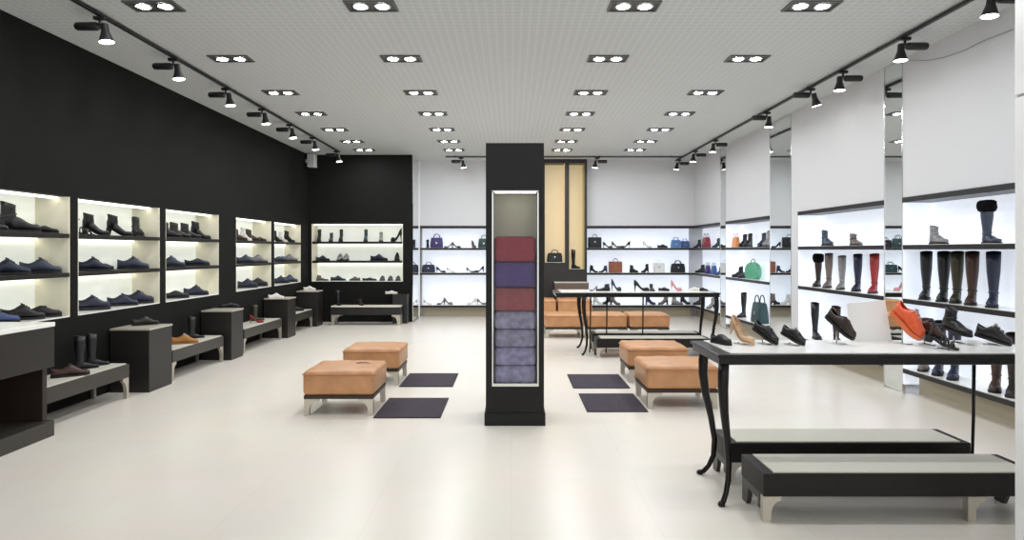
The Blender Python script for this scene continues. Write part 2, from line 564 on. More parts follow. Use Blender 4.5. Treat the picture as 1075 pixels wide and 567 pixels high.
COLN = ['beside the charcoal wall', 'between the charcoal wall and the pillar', 'just past the pillar on the mirror side', 'nearest the mirrored wall']
ROWN = {5.0: 'front row in view', 6.37: 'second row', 7.74: 'third row', 8.93: 'fourth row', 10.1: 'fifth row', 11.2: 'sixth row', 12.15: 'rearmost row', 3.65: 'row overhead', 2.3: 'row over the entrance aisle', 1.0: 'row by the entrance'}
cl = None
for y in LY:
    for i, x in enumerate(LX):
        lb = 'twin ceiling light, %s, %s' % (ROWN[y], COLN[i])
        if cl is None:
            cl = ceiling_light_proto(); cl.location = (x, y, H); tag(cl, lb, 'ceiling light', 'recessed twin ceiling lights')
        else:
            dup(cl, (x, y, H), 0, lb, 'ceiling light', 'recessed twin ceiling lights')

# ---------------------------------------------------------------- track lights
TZ = H - .035
def track(x0, x1, y0, y1, label):
    t = thing('light_track', label, 'light track', (0, 0, 0))
    MB().box(x0, x1, y0, y1, TZ, H - .012, bevel=.003).build('rail', BLACKMETAL, t)
    m = MB()
    L = max(x1 - x0, y1 - y0)
    k = int(L / 1.4) + 1
    for i in range(k):
        s = .2 + i * (L - .4) / max(1, k - 1)
        if y1 - y0 > x1 - x0:
            m.box(x0 + .008, x1 - .008, y0 + s - .02, y0 + s + .02, H - .013, H - .001)
        else:
            m.box(x0 + s - .02, x0 + s + .02, y0 + .008, y1 - .008, H - .013, H - .001)
    m.build('ceiling_clip', BLACKMETAL, t)
TXL, TXR, TYB = -3.47, 3.64, 12.95
track(TXL - .018, TXL + .018, 1.5, 12.3, 'black light track along the charcoal wall')
track(TXR - .018, TXR + .018, 1.5, 13.5, 'black light track along the mirrored wall')
track(-1.4, 3.60, TYB - .018, TYB + .018, 'black light track across the back wall')

SPOTS = {}
def spot(kind, side, tilt, loc, rz, label, group):
    """kind key by side and tilt: gear box on one side, bell shaped head on a yoke"""
    key = (side, tilt)
    if key in SPOTS:
        return dup(SPOTS[key], loc, rz, label, 'spotlight', group)
    t = thing('track_spotlight', label, 'spotlight', loc, rz, group)
    MB().box(-.05, .05, -.018, .018, -.03, -.001, bevel=.003).build('adapter', BLACKMETAL, t)
    m = MB()
    m.lathe([(.012, -.03), (.012, -.075)], (0, 0, 0), 10)
    m.build('stem', BLACKMETAL, t, smooth=True, angle=40)
    ax = Matrix.Rotation(R(90), 3, 'Y')
    g = MB()
    g.lathe([(.025, 0), (.034, .012), (.036, .17), (.030, .19)], (side * .015 if side > 0 else -.205, 0, -.085), 14, ax)
    g.build('gear_housing', BLACKMETAL, t, smooth=True, angle=40)
    rot = Matrix.Rotation(R(tilt), 3, 'Y')
    hx = side * -.035
    h = MB()
    h.lathe([(.019, .0), (.029, -.006), (.031, -.068), (.050, -.128), (.060, -.158), (.057, -.158), (.042, -.125)], (hx, 0, -.062), 18, rot, cap1=True)
    hd = h.build('head', BLACKMETAL, t, smooth=True, angle=50)
    MB().lathe([(.056, -.1565), (.025, -.152)], (hx, 0, -.062), 18, rot, cap0=False).build('lens', SPOTL, hd)
    SPOTS[key] = t
    return t
for i, px in enumerate([105, 182, 237, 275, 304, 328, 353]):
    y = F * -TXL / (CX - px)
    spot('l', -1, -8, (TXL, min(y, 12.2), TZ), 0, ['first', 'second', 'third', 'fourth', 'fifth', 'sixth', 'last'][i] + ' track spotlight from the front along the charcoal wall', 'spotlights on the charcoal wall track')
for i, (px, sd, tl) in enumerate([(1046, 1, 6), (950, 1, 2), (885, 1, 2), (851, -1, -14), (805, -1, 4), (751, 1, 4), (730, 1, 4), (713, 1, 10)]):
    y = F * TXR / (px - CX)
    spot('r', sd, tl, (TXR, y, TZ), 0, ['first', 'second', 'third', 'fourth', 'fifth', 'sixth', 'seventh', 'last'][i] + ' track spotlight from the front along the mirrored wall', 'spotlights on the mirrored wall track')
spot('k', -1, -8, ((484 - CX) * TYB / F, TYB, TZ), 0, 'track spotlight above the purple bag unit by the back wall', 'spotlights on the back wall track')
spot('k', 1, 6, ((627 - CX) * TYB / F, TYB, TZ), 0, 'track spotlight above the brown bag unit by the back wall', 'spotlights on the back wall track')

# speaker in the corner and the grey cable above the nearest boots
t = thing('wall_speaker', 'small white speaker mounted high in the charcoal corner', 'speaker', (-4.255, 12.62, 3.22))
MB().box(.05, .21, -.09, .07, 0, .27, bevel=.012, seg=3).build('cabinet', WHITEPL, t, smooth=True, angle=40)
MB().box(.065, .195, -.096, -.090, .02, .25).build('grille', mat('pale_grille', (186, 188, 188), .7), t)
MB().box(.0, .05, -.03, .01, .1, .16).build('bracket', WHITEPL, t)
cb = MB()
pts = []
for u, v in ((955, 63), (975, 63.5), (992, 60), (1012, 53), (1032, 43), (1050, 36), (1063, 31)):
    y = F * 4.085 / (u - CX)
    pts.append((4.085, y, 1.5 + (HZ - v) * y / F))
cb.tube(pts, .0035, 6)  # added tube that stands for the edge where panel and ceiling meet
tag(cb.build('panel_edge_line', mat('grey_edge_line', (136, 138, 136), .6), smooth=True), 'thin grey cable drawn along the top of the pale panel above the boots', 'edge_line')

# ================================================================ furniture
def leg_bracket(sx, w=.13, h=.15, th=.045, foot=.045):
    """curved bracket leg profile (x from the corner inwards, z), mirrored by sx"""
    pts = [(0, 0), (0, h), (w, h), (w, h - .022)]
    for k in range(1, 7):
        a = k / 7 * math.pi / 2
        pts.append((foot + (w - foot) * (1 - math.sin(a)), (h - .022) - (h * .55) * (1 - math.cos(a))))
    pts.append((foot, 0))
    return [(sx * a, z) for a, z in pts]

# ---- ottomans
def ottoman_proto():
    t = thing('ottoman', 'x', 'ottoman')
    w, d = .325, .29
    bm = MB()
    bm.box(-w, w, -d, d, .185, .405, bevel=.035, seg=4)
    bmesh.ops.subdivide_edges(bm.bm, edges=[e for e in bm.bm.edges if e.calc_length() > .2], cuts=7, use_grid_fill=True)
    for v in bm.bm.verts:
        u, q = v.co.x / w, v.co.y / d
        if v.co.z > .38:
            v.co.z += .012 * max(0, (1 - u * u)) * max(0, (1 - q * q)) + .003 * math.sin(u * 9 + q * 5)
        if abs(u) > .9: v.co.x += math.copysign(.006, u) * (1 - q * q) * max(0, 1 - ((v.co.z - .295) / .1) ** 2)
        if abs(q) > .9: v.co.y += math.copysign(.006, q) * (1 - u * u) * max(0, 1 - ((v.co.z - .295) / .1) ** 2)
    cu = bm.build('cushion', TAN, t, smooth=True)
    sm = MB()
    c = .03
    zs = .372
    loop = []
    for (cx, cy, a0) in ((w - c, d - c, 0), (-w + c, d - c, 90), (-w + c, -d + c, 180), (w - c, -d + c, 270)):
        for k in range(5):
            a = R(a0 + k * 22.5)
            loop.append((cx + (c + .006) * math.cos(a), cy + (c + .006) * math.sin(a), zs))
    loop.append(loop[0])
    sm.tube(loop, .005, 6)
    sm.build('piping', TANSEAM, cu, smooth=True)
    MB().box(-w + .01, w - .01, -d + .01, d - .01, .152, .184).build('base_board', mat('dark_brown_board', (52, 36, 26), .5), t)
    for sx in (-1, 1):
        for sy in (-1, 1):
            m = MB()
            m.prism([(a + (-sx) * (w - .012), z) for a, z in leg_bracket(sx, h=.151)], sy * (d - .012), sy * (d - .05))
            m.build('leg', STEEL, t)
    return t
OT = ottoman_proto()
first = True
OTT = [(-1.57, 5.52, .65, 'tan leather ottoman nearest the front on the charcoal wall side'),
       (-1.56, 6.76, .63, 'tan leather ottoman behind another, on the charcoal wall side'),
       (1.62, 5.76, .69, 'tan leather ottoman by the cabriole table, nearest the front'),
       (1.66, 6.88, .69, 'tan leather ottoman just behind the one by the cabriole table'),
       (.905, 10.4, .67, 'tan leather ottoman in the far row, next to the pillar'),
       (1.64, 10.4, .67, 'tan leather ottoman in the middle of the far row'),
       (2.36, 10.4, .69, 'tan leather ottoman at the mirror end of the far row'),
       (.60, 12.35, .61, 'tan leather ottoman against the beige niches, partly behind the pillar'),
       (1.29, 12.35, .69, 'pinkish tan leather ottoman below the ledge of the beige niches')]
for i, (x, y, wd, lb) in enumerate(OTT):
    o = OT if i == 0 else dup(OT, (0, 0, 0), 0, lb, 'ottoman', 'tan leather ottomans')
    o.location = (x, y + .29, 0)
    o.scale = (wd / .65, 1, 1.0 if y < 12 else 1.24)
    tag(o, lb, 'ottoman', 'tan leather ottomans')

for (x0, x1, y0, y1, lb) in ((-1.238, -.635, 5.445, 6.18, 'charcoal floor mat beside the front ottoman on the charcoal wall side'),
                             (-1.238, -.645, 6.69, 7.42, 'charcoal floor mat beside the rear ottoman on the charcoal wall side'),
                             (.70, 1.27, 5.65, 6.37, 'charcoal floor mat beside the front ottoman by the cabriole table'),
                             (.67, 1.29, 6.62, 7.36, 'charcoal floor mat beside the rear ottoman on the mirror side')):
    t = thing('floor_mat', lb, 'mat', ((x0 + x1) / 2, (y0 + y1) / 2, 0), 0, 'charcoal floor mats')
    a, b = (x1 - x0) / 2, (y1 - y0) / 2
    MB().box(-a + .012, a - .012, -b + .012, b - .012, .001, .009).build('pile', MATMAT, t)
    m = MB()
    for s in (-1, 1):
        m.box(s * a, s * (a - .012), -b, b, .001, .007)
        m.box(-a + .012, a - .012, s * b, s * (b - .012), .001, .007)
    m.build('border', mat('black_mat_border', (38, 36, 42), .8), t)

# ---- low aisle benches (pairs under the cabriole tables)
def low_bench(x0, x1, y0, dep, label, legs):
    t = thing('low_bench', label, 'bench', (x0, y0, 0), 0, 'low display benches under the tables')
    L = x1 - x0
    m = MB()
    m.box(0, L, 0, dep, .142, .268, bevel=.004)
    m.build('body', GREYWOOD if dep < 0 else DARKWOOD, t)
    MB().box(.06, L - .06, .014, dep - .02, .2685, .275).build('top_panel', CREAMTOP, t)
    for x in (0, L - .03):
        e = MB()
        e.prism([(.06, .141), (.06, .055), (.09, .055), (.09, .1), (dep - .1, .1), (dep - .1, .055), (dep - .075, 0), (dep - .01, 0), (dep - .01, .141)], x + .002, x + .028, axis='x')
        e.build('end_panel', GREYWOOD, t)
    for lx, sx in legs:
        for yy in ((.004, .045),):
            m = MB()
            m.prism([(a * .62 + lx, z) for a, z in leg_bracket(sx, h=.141, w=.16, foot=.07)], yy[0], yy[1])
            m.build('leg', STEEL, t)
    return t
low_bench(1.39, 2.94, 3.36, .33, 'low dark bench with cream top, in front of the nearest table', ((.0, 1), (1.13, 1), (1.55, -1)))
low_bench(1.385, 2.94, 3.90, .31, 'low dark bench with cream top, under the nearest table', ((.0, 1), (1.555, -1)))
low_bench(1.19, 2.78, 8.5, .32, 'low dark bench with cream top, in front of the middle table', ((.0, 1), (1.59, -1)))
low_bench(1.20, 2.82, 9.05, .31, 'low dark bench with cream top, under the middle table', ((.0, 1), (1.62, -1)))

# ---- cabriole display tables
def cabriole(m_, x, y, ox, oy, zt=.83, k=1.0):
    pts, rad = [], []
    prof = [(1.0, .010, .030), (.93, .016, .032), (.82, .018, .030), (.66, .004, .025), (.48, -.026, .021), (.30, -.046, .018), (.17, -.040, .0165), (.08, -.014, .015), (.03, .014, .016), (.012, .036, .012)]
    for f, o, r in prof:
        pts.append((x + ox * o * k, y + oy * o * k, zt * f)); rad.append(r)
    m_.tube(pts, rad, 10)
    m_.lathe([(.010, 0.0), (.020, .004), (.022, .014), (.014, .026)], (x + ox * .036 * k, y + oy * .036 * k, 0.0), 10)
    return m_
def cab_table(x0, x1, y0, y1, legx0, legx1, label, mids=(), rod=False):
    t = thing('display_table', label, 'table', (0, 0, 0), 0, 'cabriole leg display tables')
    m = MB()
    m.box(x0, x1, y0, y1, .83, .888, bevel=.008)
    m.box(x0 - .012, x1 + .012, y0 - .012, y1 + .012, .872, .893, bevel=.006)
    m.build('frame', mat('black_brown_lacquer', (15, 12, 11), .3, spec=.3), t)
    MB().box(x0 + .07, x1 - .07, y0 + .012, y1 - .02, .8935, .9, bevel=.001).build('top_panel', WHITETOP, t)
    for x, ox in ((legx0, -1), (legx1, 1)):
        for y, oy in ((y0 + .03, -.6), (y1 - .03, .6)):
            if rod and ox > 0 and oy > 0:
                continue
            mm = MB()
            cabriole(mm, x + (.045 if (rod and oy > 0) else 0), y, ox, oy, k=(1.0 if oy > 0 else .65) if rod else .8)
            mm.build('leg', mat('black_brown_lacquer'), t, smooth=True)
    for (x, y) in mids:
        MB().tube([(x, y, .83), (x - .004, y, .4), (x - .012, y, .1), (x - .016, y, 0.001)], [.012, .010, .009, .010], 8).build('leg', mat('black_brown_lacquer'), t, smooth=True)
cab_table(1.215, 3.26, 3.56, 4.10, 1.255, 3.22, 'nearest black cabriole leg table with white top, sporting shoes in a row', ((3.08, 4.06),), True)
cab_table(.64, 2.98, 8.72, 9.40, 1.05, 2.93, 'middle black cabriole leg table in front of the far ottomans', ((1.16, 8.94), (1.40, 8.94), (1.93, 8.94)))

# ---- benches along the charcoal wall
def wall_bench(y0, y1, label, xf=-3.88, xb=-4.25):
    t = thing('display_bench', label, 'bench', (xf, y0, 0), 0, 'display benches along the charcoal wall')
    L = y1 - y0
    MB().box(xb - xf, 0, 0, L, .215, .350, bevel=.004).build('body', GREYWOOD, t)
    MB().box(xb - xf + .01, -.014, .03, L - .03, .3505, .36).build('top_panel', CREAMTOP, t)
    for y, s in ((0.0, 1), (L, -1)):
        for x in (0, xb - xf + .04):
            m = MB()
            m.prism([(y + a * .75, z * 1.42) for a, z in leg_bracket(s, h=.15, w=.12, foot=.045)], x - .04, x - .006, axis='x')
            m.build('leg', STEEL, t)
    return t
wall_bench(4.97, 6.19, 'low display bench with dark footwear, nearest along the charcoal wall')
wall_bench(6.98, 8.22, 'low display bench with a tan suede shoe along the charcoal wall')
wall_bench(8.85, 10.30, 'low display bench with a red pump along the charcoal wall')
wall_bench(10.95, 11.9, 'low display bench with black shoes near the charcoal corner')

t = thing('display_bench', 'long low bench with cream top below the wide lit shelf unit', 'bench', (-2.92, 12.48, 0), 0)
MB().box(-.70, .70, -.28, -.02, .21, .365, bevel=.004).build('body', mat('black_lacquer_bench', (26, 25, 25), .4), t)
MB().box(-.69, .69, -.286, -.025, .3655, .39).build('top_panel', CREAMTOP, t)
for s in (-1, 1):
    for yy in (-.27, -.07):
        m = MB()
        m.prism([(-s * .69 + a, z * 1.39) for a, z in leg_bracket(s, h=.15, w=.17, foot=.06)], yy, yy + .04)
        m.build('leg', STEEL, t)

# ---- cube stands
def cube_stand(y0, y1, zt, label, xf=-3.82, xb=-4.235):
    t = thing('cube_stand', label, 'pedestal', (xf, y0, 0), 0, 'dark cube stands along the charcoal wall')
    L = y1 - y0
    m = MB()
    m.box(xb - xf, -.002, .0, L, .0, zt - .02, bevel=.003)
    m.build('body', mat('charcoal_stand_lacquer', (36, 33, 31), .4), t)
    MB().box(xb - xf, 0.004, -.004, L + .004, zt - .0195, zt, bevel=.002).build('top_panel', mat('grey_cream_top', (186, 180, 166), .35), t)
cube_stand(6.43, 6.86, .675, 'dark cube stand under the second lit bay, dark shoe on top')
cube_stand(8.32, 8.68, .68, 'dark cube stand between the tan shoe bench and the red pump bench')
cube_stand(10.42, 10.80, .68, 'dark cube stand under the fourth lit bay with a white shoe')
cube_stand(12.0, 12.34, .70, 'dark cube stand in the charcoal corner with a white sneaker')
t = thing('cube_stand', 'black cube stand at the end of the long bench with a pale shoe', 'pedestal', (-2.34, 12.77, 0), 0, 'dark cube stands along the charcoal wall')
MB().box(-.1, .2, -.27, -.005, 0, .58, bevel=.003).build('body', mat('black_lacquer_bench'), t)
MB().box(-.105, .205, -.275, -.004, .5805, .6, bevel=.002).build('top_panel', mat('black_lacquer_bench'), t)

# ---- front counter at the charcoal wall
t = thing('display_counter', 'dark counter with white top and open middle, cut by the frame edge', 'counter', (-3.71, 3.2, 0), 0)
L = 1.75
MB().box(-.53, .006, 0, L, .885, .92, bevel=.004).build('counter_top', WHITETOP, t)
MB().box(-.53, 0, 0, L - .002, .56, .884, bevel=.003).build('drawer_front', mat('black_brown_counter', (30, 28, 24), .4), t)
MB().box(-.53, -.06, L - .05, L - .004, .126, .559).build('end_panel', DARKBROWN, t)
MB().box(-.53, -.48, .0, L - .051, .126, .559).build('back_panel', DARKBROWN, t)
MB().box(-.53, 0, 0, L - .002, 0, .125, bevel=.003).build('base', GREYWOOD, t)

# ================================================================ footwear
def smooth01(t):
    t = max(0, min(1, t))
    return t * t * (3 - 2 * t)
def ring(x, w, zb, zt, g, n=18):
    pts = []
    for k in range(n + 1):
        th = g + (2 * math.pi - 2 * g) * k / n
        s_, c_ = math.sin(th), math.cos(th)
        y = w * math.copysign(abs(s_) ** .85, s_)
        z = (zb + zt) / 2 + (zt - zb) / 2 * math.copysign(abs(c_) ** .75, c_)
        pts.append((x, y, z))
    return pts
W_PROF = [(0, .012), (.03, .024), (.10, .031), (.22, .033), (.36, .0335), (.5, .038), (.66, .046), (.78, .046), (.88, .039), (.95, .026), (1.0, .008)]
def wprof(t, k=1.0, pointed=0.0):
    for (a, wa), (b, wb) in zip(W_PROF[:-1], W_PROF[1:]):
        if a <= t <= b:
            v = wa + (wb - wa) * (t - a) / (b - a)
            break
    else:
        v = .008
    if pointed and t > .6:
        v *= 1 - pointed * (t - .6) / .4
    return v * k
TS = [0, .025, .07, .14, .22, .31, .40, .47, .54, .62, .70, .78, .86, .92, .965, 1.0]

def make_shoe(key, kind, upper_m, sole_m=None, lace_m=None, extra=None):
    """builds one shoe pointing +x, centred, standing on z=0"""
    names = {'lace': 'lace_up_shoe', 'loafer': 'loafer', 'sneaker': 'sneaker', 'pump': 'high_heel_shoe', 'flat': 'slip_on_shoe', 'ankle': 'ankle_boot',
             'heelboot': 'heeled_ankle_boot', 'tall': 'tall_boot', 'furboot': 'fur_trimmed_boot', 'sandal': 'strappy_sandal', 'mule': 'heeled_mule', 'talldrk': 'tall_boot'}
    t = thing(names[kind], 'x', 'shoe')
    sole_m = sole_m or RUBBER
    L, Hh, k, point = .29, .0, 1.0, 0.0
    if kind in ('pump',): L, Hh, k, point = .215, .085, .80, .35
    if kind == 'mule': L, Hh, k, point = .225, .075, .88, .2
    if kind == 'heelboot': L, Hh, k, point = .225, .07, .85, .3
    if kind == 'sandal': L, Hh, k, point = .24, .035, .9, .0
    if kind in ('tall', 'furboot'): L, k = .25, .92
    if kind == 'loafer': point = .12
    st = .022 if kind == 'sneaker' else (.014 if Hh == 0 else .006)
    def zb(t): return st + Hh * (1 - smooth01(t / .66))
    X = lambda t: (t - .5) * L
    # sole
    m = MB()
    rows = []
    for q in TS:
        w = wprof(q, k * 1.05, point) + .003
        z1 = zb(q) + .002
        z0 = zb(q) - st
        rows.append([(X(q) * 1.012, w * a, z) for a, z in ((-1, z0), (-1, z1), (1, z1), (1, z0))])
    m.loft(rows)
    if Hh == 0 and kind not in ('sneaker', 'flat'):
        rows = []
        for q in (0, .03, .10, .2, .26):
            w = wprof(q, k * 1.05) + .003
            rows.append([(X(q) * 1.012, w * a, z) for a, z in ((-1, -.0), (-1, .02), (1, .02), (1, -.0))])
        m.loft(rows)
        for v in m.bm.verts:
            if v.co.z < .001 and v.co.x > X(.3): v.co.z = .0
    so = m.build('sole', sole_m, t)
    if Hh == 0 and kind not in ('sneaker', 'flat'):
        pass
    # heel
    if Hh > 0:
        m = MB()
        zt_ = Hh + st - .003
        if kind == 'pump':
            pr = [(1.0, .026, .022), (.75, .017, .016), (.4, .009, .009), (0, .0065, .0065)]
        elif kind == 'sandal':
            pr = [(1, .034, .028), (0, .030, .025)]
        else:
            pr = [(1.0, .030, .025), (.6, .021, .021), (0, .018, .019)]
        rows = []
        for f, rx, ry in pr:
            cx = X(.10) - .010 * (1 - f)
            rows.append([(cx + rx * math.cos(2 * math.pi * a / 12), ry * math.sin(2 * math.pi * a / 12), zt_ * f) for a in range(12)])
        m.loft(rows)
        m.build('heel', sole_m if kind != 'pump' else upper_m, t, smooth=True, angle=50)
    # upper
    m = MB()
    if kind == 'sandal':
        for (q, hh, rw) in ((.80, .032, .016), (.64, .048, .013), (.50, .058, .010)):
            w = wprof(q, k) + .004
            pts = [(X(q) - .01 * math.sin(math.pi * a / 10), w * math.cos(math.pi * a / 10), zb(q) - .002 + hh * math.sin(math.pi * a / 10)) for a in range(11)]
            m.tube(pts, rw * .6, 6)
        w = .034
        pts = [(X(.2) + .045 * math.cos(2 * math.pi * a / 16), w * math.sin(2 * math.pi * a / 16), zb(.1) + .085 + .012 * math.cos(2 * math.pi * a / 16)) for a in range(17)]
        m.tube(pts, .006, 6)
        m.loft([[(X(.02) + .012 * (1 - abs(a) / 3) * -1 + .012, a * .010, zb(0) + z) for a in range(-3, 4)] for z in (0, .04, .09)], close=False, cap0=False, cap1=False)
        m.build('straps', upper_m, t, smooth=True, solid=.003)
    else:
        rows = []
        for q in TS:
            w = wprof(q, k, point)
            b_ = zb(q) - .001
            g = 0.0
            if kind in ('lace', 'loafer', 'sneaker', 'flat'):
                top = {'lace': .074, 'loafer': .062, 'sneaker': .076, 'flat': .058}[kind]
                if q < .5:
                    h = top + (.022 * smooth01((q - .2) / .3) if kind in ('lace', 'sneaker') else .012 * smooth01((q - .2) / .3)) - (.012 * math.sin(math.pi * q / .45) if q < .45 else 0)
                else:
                    peak = top + (.022 if kind in ('lace', 'sneaker') else .012)
                    toe = .036 if kind != 'sneaker' else .044
                    h = toe + (peak - toe) * (1 - smooth01((q - .45) / .42)) 
                if q > .93: h *= (1 - .45 * (q - .93) / .07)
                lim = .46 if kind in ('lace', 'sneaker') else .54
                if .02 < q < lim: g = .62 * math.sin(math.pi * min(1, (q - .0) / lim)) ** .4 + (.25 if kind == 'flat' else 0)
            elif kind in ('pump', 'mule'):
                h = .050 if q < .2 else .050 - .018 * smooth01((q - .2) / .25)
                if q > .6: h = .034 + .006 * math.sin(math.pi * (q - .6) / .4)
                if q > .93: h *= (1 - .4 * (q - .93) / .07)
                lim = .74 if kind == 'pump' else .56
                if .02 < q < lim: g = 1.15 * math.sin(math.pi * min(1, q / lim)) ** .5
                if kind == 'mule':
                    h += .022 * math.exp(-((q - .62) / .14) ** 2)
            else:                                       # boots: closed foot, shaft on top
                h = .085 - .045 * smooth01((q - .38) / .42)
                if q < .1: h = .07
                if q > .93: h *= (1 - .4 * (q - .93) / .07)
            rows.append(ring(X(q), w, b_, b_ + h, g))
        m.loft(rows, close=False)
        if kind in ('ankle', 'heelboot', 'tall', 'furboot'):
            cx = X(.22)
            if kind == 'ankle':
                pr = [(.03, .062, .034), (.08, .060, .036), (.11, .052, .037), (.145, .050, .040), (.175, .053, .042)]
            elif kind == 'heelboot':
                pr = [(.03 + Hh * .7, .046, .029), (.09 + Hh * .7, .046, .030), (.13 + Hh * .6, .042, .033), (.20, .046, .037)]
            else:
                pr = [(.03, .054, .031), (.08, .050, .033), (.12, .043, .033), (.2, .046, .040), (.3, .055, .050), (.38, .056, .053), (.47, .058, .056)]
            rows = [[(cx + rx * math.cos(2 * math.pi * a / 18), ry * math.sin(2 * math.pi * a / 18), z + (.012 * math.cos(2 * math.pi * a / 18 + math.pi) if i == len(pr) - 1 else 0)) for a in range(18)] for i, (z, rx, ry) in enumerate(pr)]
            m.loft(rows, cap0=False, cap1=False)
        up = m.build('upper', upper_m, t, smooth=True, solid=.0035)
        if kind in ('tall', 'furboot') or kind == 'ankle':
            z = {'tall': .12, 'furboot': .12, 'ankle': .10}[kind]
            cx = X(.22)
            mm = MB()
            ry, rx = .036, .047
            if kind == 'ankle': ry, rx = .040, .056
            pts = [(cx + rx * math.cos(2 * math.pi * a / 20), ry * math.sin(2 * math.pi * a / 20), z + .012 * math.cos(2 * math.pi * a / 20)) for a in range(21)]
            mm.tube(pts, .0045, 6)
            st_ = mm.build('strap', lace_m or upper_m, up, smooth=True)
        if kind == 'furboot':
            mm = MB()
            rr = random.Random(3)
            rows = []
            for i, (z, r_) in enumerate(((.36, .058), (.375, .074), (.41, .080), (.45, .080), (.48, .072), (.492, .052), (.47, .044))):
                rows.append([(X(.22) + (r_ + rr.uniform(-.006, .006)) * math.cos(2 * math.pi * a / 26), (r_ + rr.uniform(-.006, .006)) * math.sin(2 * math.pi * a / 26), z + rr.uniform(-.005, .005)) for a in range(26)])
            mm.loft(rows, cap0=False, cap1=False)
            mm.build('fur_cuff', mat('black_fur', (16, 16, 20), .95, spec=.1), t)
        if kind in ('lace', 'sneaker'):
            mm = MB()
            for i in range(4):
                q = .47 + .055 * i
                peak = zb(q) + ({'lace': .096, 'sneaker': .098}[kind] - {'lace': .060, 'sneaker': .054}[kind] * smooth01((q - .45) / .42))
                pts = [(X(q) + .004 * (-1) ** i * a, a * .016, peak + .003 - .010 * a * a) for a in (-1, -.5, 0, .5, 1)]
                mm.tube(pts, .0035, 6)
            for s in (-1, 1):
                pts = [(X(.46) - .004 + .016 * math.sin(math.pi * a / 8) , s * .004 + s * .028 * a / 8, zb(.46) + .100 - .020 * (a / 8) ** 2) for a in range(9)]
                mm.tube(pts, .003, 6)
            mm.build('laces', lace_m or DARKLACE, t, smooth=True)
        if kind == 'loafer':
            mm = MB()
            q = .60
            w = wprof(q, k) + .001
            pts = [(X(q), w * math.cos(math.pi * a / 12), .026 + .047 * math.sin(math.pi * a / 12)) for a in range(13)]
            mm.tube(pts, .009, 8, flat=.4)
            mm.build('strap', upper_m, t, smooth=True)
            MB().box(X(q) - .008, X(q) + .008, -.014, .014, .0745, .082, bevel=.002).build('bit', lace_m or CHROME, t)
        if kind == 'mule':
            MB().box(X(.66) - .012, X(.66) + .012, -.018, .018, zb(.66) + .052, zb(.66) + .060, bevel=.002).build('buckle', lace_m or CHROME, t)
    return t

def make_bag(key, kind, m_, m2=None, clasp=None):
    m2 = m2 or m_
    names = {'tote': 'tote_bag', 'satchel': 'handbag', 'round': 'handbag', 'box': 'handbag'}
    t = thing(names[kind], 'x', 'bag')
    def sq(w, d, z, n=24, e=.3):
        return [(w * math.copysign(abs(math.cos(2 * math.pi * a / n)) ** e, math.cos(2 * math.pi * a / n)), d * math.copysign(abs(math.sin(2 * math.pi * a / n)) ** e, math.sin(2 * math.pi * a / n)), z) for a in range(n)]
    prof = {'tote': [(.15, .07, 0), (.155, .072, .02), (.15, .065, .12), (.138, .05, .22), (.13, .042, .25)],
            'satchel': [(.17, .06, 0), (.175, .063, .02), (.17, .06, .12), (.155, .045, .19), (.13, .03, .21)],
            'round': [(.12, .055, 0), (.17, .065, .04), (.185, .066, .12), (.175, .062, .2), (.14, .05, .265), (.08, .035, .30), (.02, .02, .31)],
            'box': [(.16, .06, 0), (.163, .062, .01), (.163, .062, .20), (.155, .056, .215)]}[kind]
    m = MB()
    m.loft([sq(w, d, z) for w, d, z in prof])
    m.build('body', m_, t, smooth=True, angle=60)
    top = prof[-1][2]
    if kind in ('tote', 'satchel'):
        for s in (-1, 1):
            mm = MB()
            pts = [(.075 * math.cos(math.pi * a / 14), s * .035, top - .03 + (.12 if kind == 'tote' else .10) * math.sin(math.pi * a / 14) ** .7) for a in range(15)]
            mm.tube(pts, .0075, 8)
            mm.build('handle', m2, t, smooth=True)
    else:
        mm = MB()
        pts = [(.06 * math.cos(math.pi * a / 12), 0, top - .012 + .07 * math.sin(math.pi * a / 12)) for a in range(13)]
        mm.tube(pts, .0075, 8)
        mm.build('handle', m2, t, smooth=True)
    if kind in ('satchel', 'box'):
        mm = MB()
        z1 = top - .004
        yb = -.066
        mm.prism([(-.14, z1), (-.15, top * .55), (-.11, top * .48), (.11, top * .48), (.15, top * .55), (.14, z1)], yb, yb + .012)
        mm.build('flap', m_, t)
        MB().box(-.018, .018, yb - .006, yb - .0005, top * .5, top * .62, bevel=.002).build('clasp', clasp or CHROME, t)
    if kind == 'tote':
        MB().box(-.02, .02, -.0735, -.066, .10, .14, bevel=.002).build('clasp', clasp or CHROME, t)
    if kind == 'round':
        pts = [(.178 * math.cos(math.pi * a / 16), -.034, .08 + .20 * math.sin(math.pi * a / 16)) for a in range(17)]
        MB().tube(pts, .005, 6).build('zip', clasp or DARKLACE, t, smooth=True)
    return t

